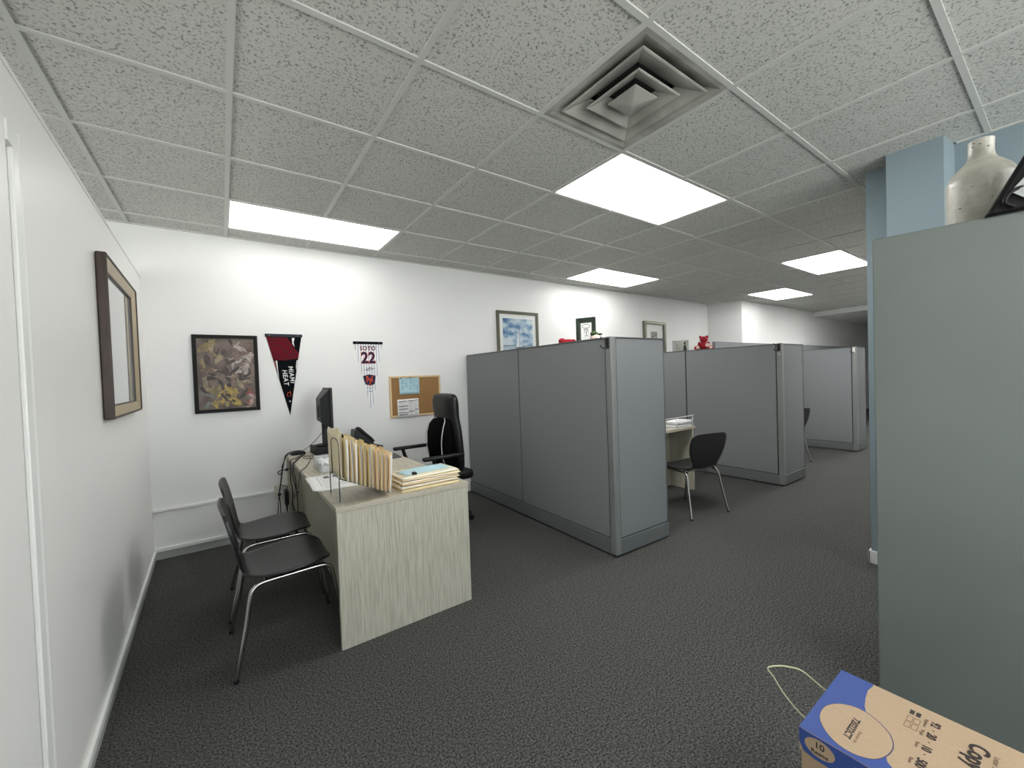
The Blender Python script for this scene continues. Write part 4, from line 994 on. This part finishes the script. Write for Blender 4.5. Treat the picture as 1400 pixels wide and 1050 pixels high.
# ================================================================== CARTONS
BW_, BL_ = .296, .455
def uvp(u, v, z): return (u, -v, z)
lower = thing('paper_carton', 'plain kraft carton underneath the blue-printed copy paper carton', 'carton', (.999, -1.118, 0), math.radians(0.0), 'copy paper cartons')
MB().box(.003, BW_-.003, -BL_+.003, -.003, 0, .235).build('body', M['carton'], lower, bevel=.002)
MB().box(0, BW_, -BL_, 0, .185, .2445).build('lid', M['carton'], lower, bevel=.002)
box = thing('paper_carton', 'kraft copy paper carton with a blue printed lid at the bottom right', 'carton', (.999, -1.118, .245), math.radians(0.0), 'copy paper cartons')
HB = .245
MB().box(.003, BW_-.003, -BL_+.003, -.003, 0, .235).build('body', M['carton'], box, bevel=.002)
lid = MB().box(0, BW_, -BL_, 0, .188, HB).build('lid', M['carton'], box, bevel=.002)
zt = HB+.0003
ell = [(p.x, p.y) for p in spline([(u, v, 0) for u, v in [(.068, .021), (.111, .018), (.147, .034), (.168, .065), (.163, .098), (.142, .126), (.122, .139), (.094, .146), (.060, .142), (.030, .128), (.013, .101), (.015, .069), (.035, .041)]], 5, True)]
blue = [(.001, .001), (.295, .001), (.295, .068), (.289, .070), (.258, .066), (.222, .070), (.190, .076), (.165, .085), (.12, .11), (.075, .138), (.045, .148), (.025, .17), (.012, .20), (.001, .24)]
MB().prism([uvp(u, v, 0)[:2] for u, v in blue], HB-.0005, zt, 'z').build('blue_print', M['cartonblue'], lid)
cu_, cv_ = sum(p[0] for p in ell)/len(ell), sum(p[1] for p in ell)/len(ell)
grow = [(cu_+(u-cu_)*1.025+.0006, cv_+(v-cv_)*1.025+.0006) for u, v in ell]
MB().prism([uvp(u, v, 0)[:2] for u, v in grow], HB-.0004, zt+.0002, 'z').build('oval_outline', mat('carton_outline', rgb(62, 60, 96), .7), lid)
MB().prism([uvp(u, v, 0)[:2] for u, v in ell], HB-.0003, zt+.0005, 'z').build('oval_panel', M['carton'], lid)
def btext(body, u, v, size, m, sx=1.0, bold=0.0, sh=0.0, z_=None):   # reads toward -u, tops toward +v
    return text(body, size, m, lid, frame_mtx((u, -v, (zt+.0007) if z_ is None else z_), (-1, 0, 0), (0, -1, 0)), 'lettering', sx, shear=sh, bold=bold)
btext('720222CT', .088, .0765, .0185, M['cartonink'], 1.0, .0006)
btext('Reorder no.', .068, .0925, .0095, M['cartonline'], 1.0)
for s_, u in (('92', .246), ('20', .199), ('10', .150), ('500', .094)): btext(s_, u, .1905, .0215, M['cartonink'], .95, .0005)
for u in (.222, .174, .127): btext('\u00b7', u, .190, .024, M['cartonink'], 1.0)
for s_, u in (('Brightness', .237), ('Weight', .197), ('Reams', .148), ('Sheets', .088)): btext(s_, u, .176, .0085, M['cartonline'], .9, .0001)
btext('Copy', .204, .258, .042, M['cartonink'], .95, .0012)
btext('Paper', .085, .258, .042, M['cartonink'], .95, .0012)
btext('Letter Size  8.5 x 11', .185, .284, .0125, M['cartonline'], 1.0)
ic = MB()
for (u0, u1, v0, v1) in ((.247, .264, .146, .154), (.247, .264, .157, .165)): ic.box(u0, u1, -v1, -v0, zt-.0003, zt+.0003)
ic.build('solid_icon', M['cartonink'], lid)
ic = MB()
for u0, v0 in ((.217, .146), (.217, .158), (.192, .146), (.192, .158)):
    u1, v1 = u0+.020, v0+.0095
    for a, b in (((u0, v0), (u1, v0)), ((u1, v0), (u1, v1)), ((u1, v1), (u0, v1)), ((u0, v1), (u0, v0))):
        ic.tube([(a[0], -a[1], zt), (b[0], -b[1], zt)], .0006, 4)
ic.build('outline_icon', M['cartonline'], lid)
# long side of the lid and carton that faces the desk
xs_ = -.0006
MB().prism([(-.001, HB-.001), (-.001, HB-.034), (-.010, .1935), (-.030, .189), (-BL_+.15, .189), (-BL_+.11, HB-.001)], xs_, .0005, 'x').build('side_blue_print', M['cartonblue'], lid)
ov = [(-.041+.029*math.cos(2*math.pi*k/28), .2185+.0205*math.sin(2*math.pi*k/28)) for k in range(28)]
MB().prism(ov, xs_-.0004, .0003, 'x').build('side_oval', M['carton'], lid)
sm = lambda v, z_: frame_mtx((xs_-.0006, -v, z_), (0, -1, 0), (0, 0, 1))
text('10', .020, M['cartonink'], lid, sm(.041, .2245), bold=.0003)
text('Reams', .0125, M['cartonink'], lid, sm(.041, .208), bold=.0002)
text('Copy Paper', .030, M['carton'], lid, sm(.17, .2165))
# loose strapping loop
lp = [(.24, .03, .205), (.262, .082, .208), (.248, .112, .210), (.228, .133, .210), (.196, .147, .210), (.172, .122, .210), (.128, .078, .208), (.095, .030, .205), (.09, -.004, .2)]
lp = [(.236, -.004, .2)]+lp
P = spline(lp, 8)
rows = [[(p.x, p.y, p.z-.0022), (p.x, p.y, p.z+.0022)] for p in P]
MB().grid(rows).build('strapping_loop', M['strap'], box, solid=.0012, smooth=60)
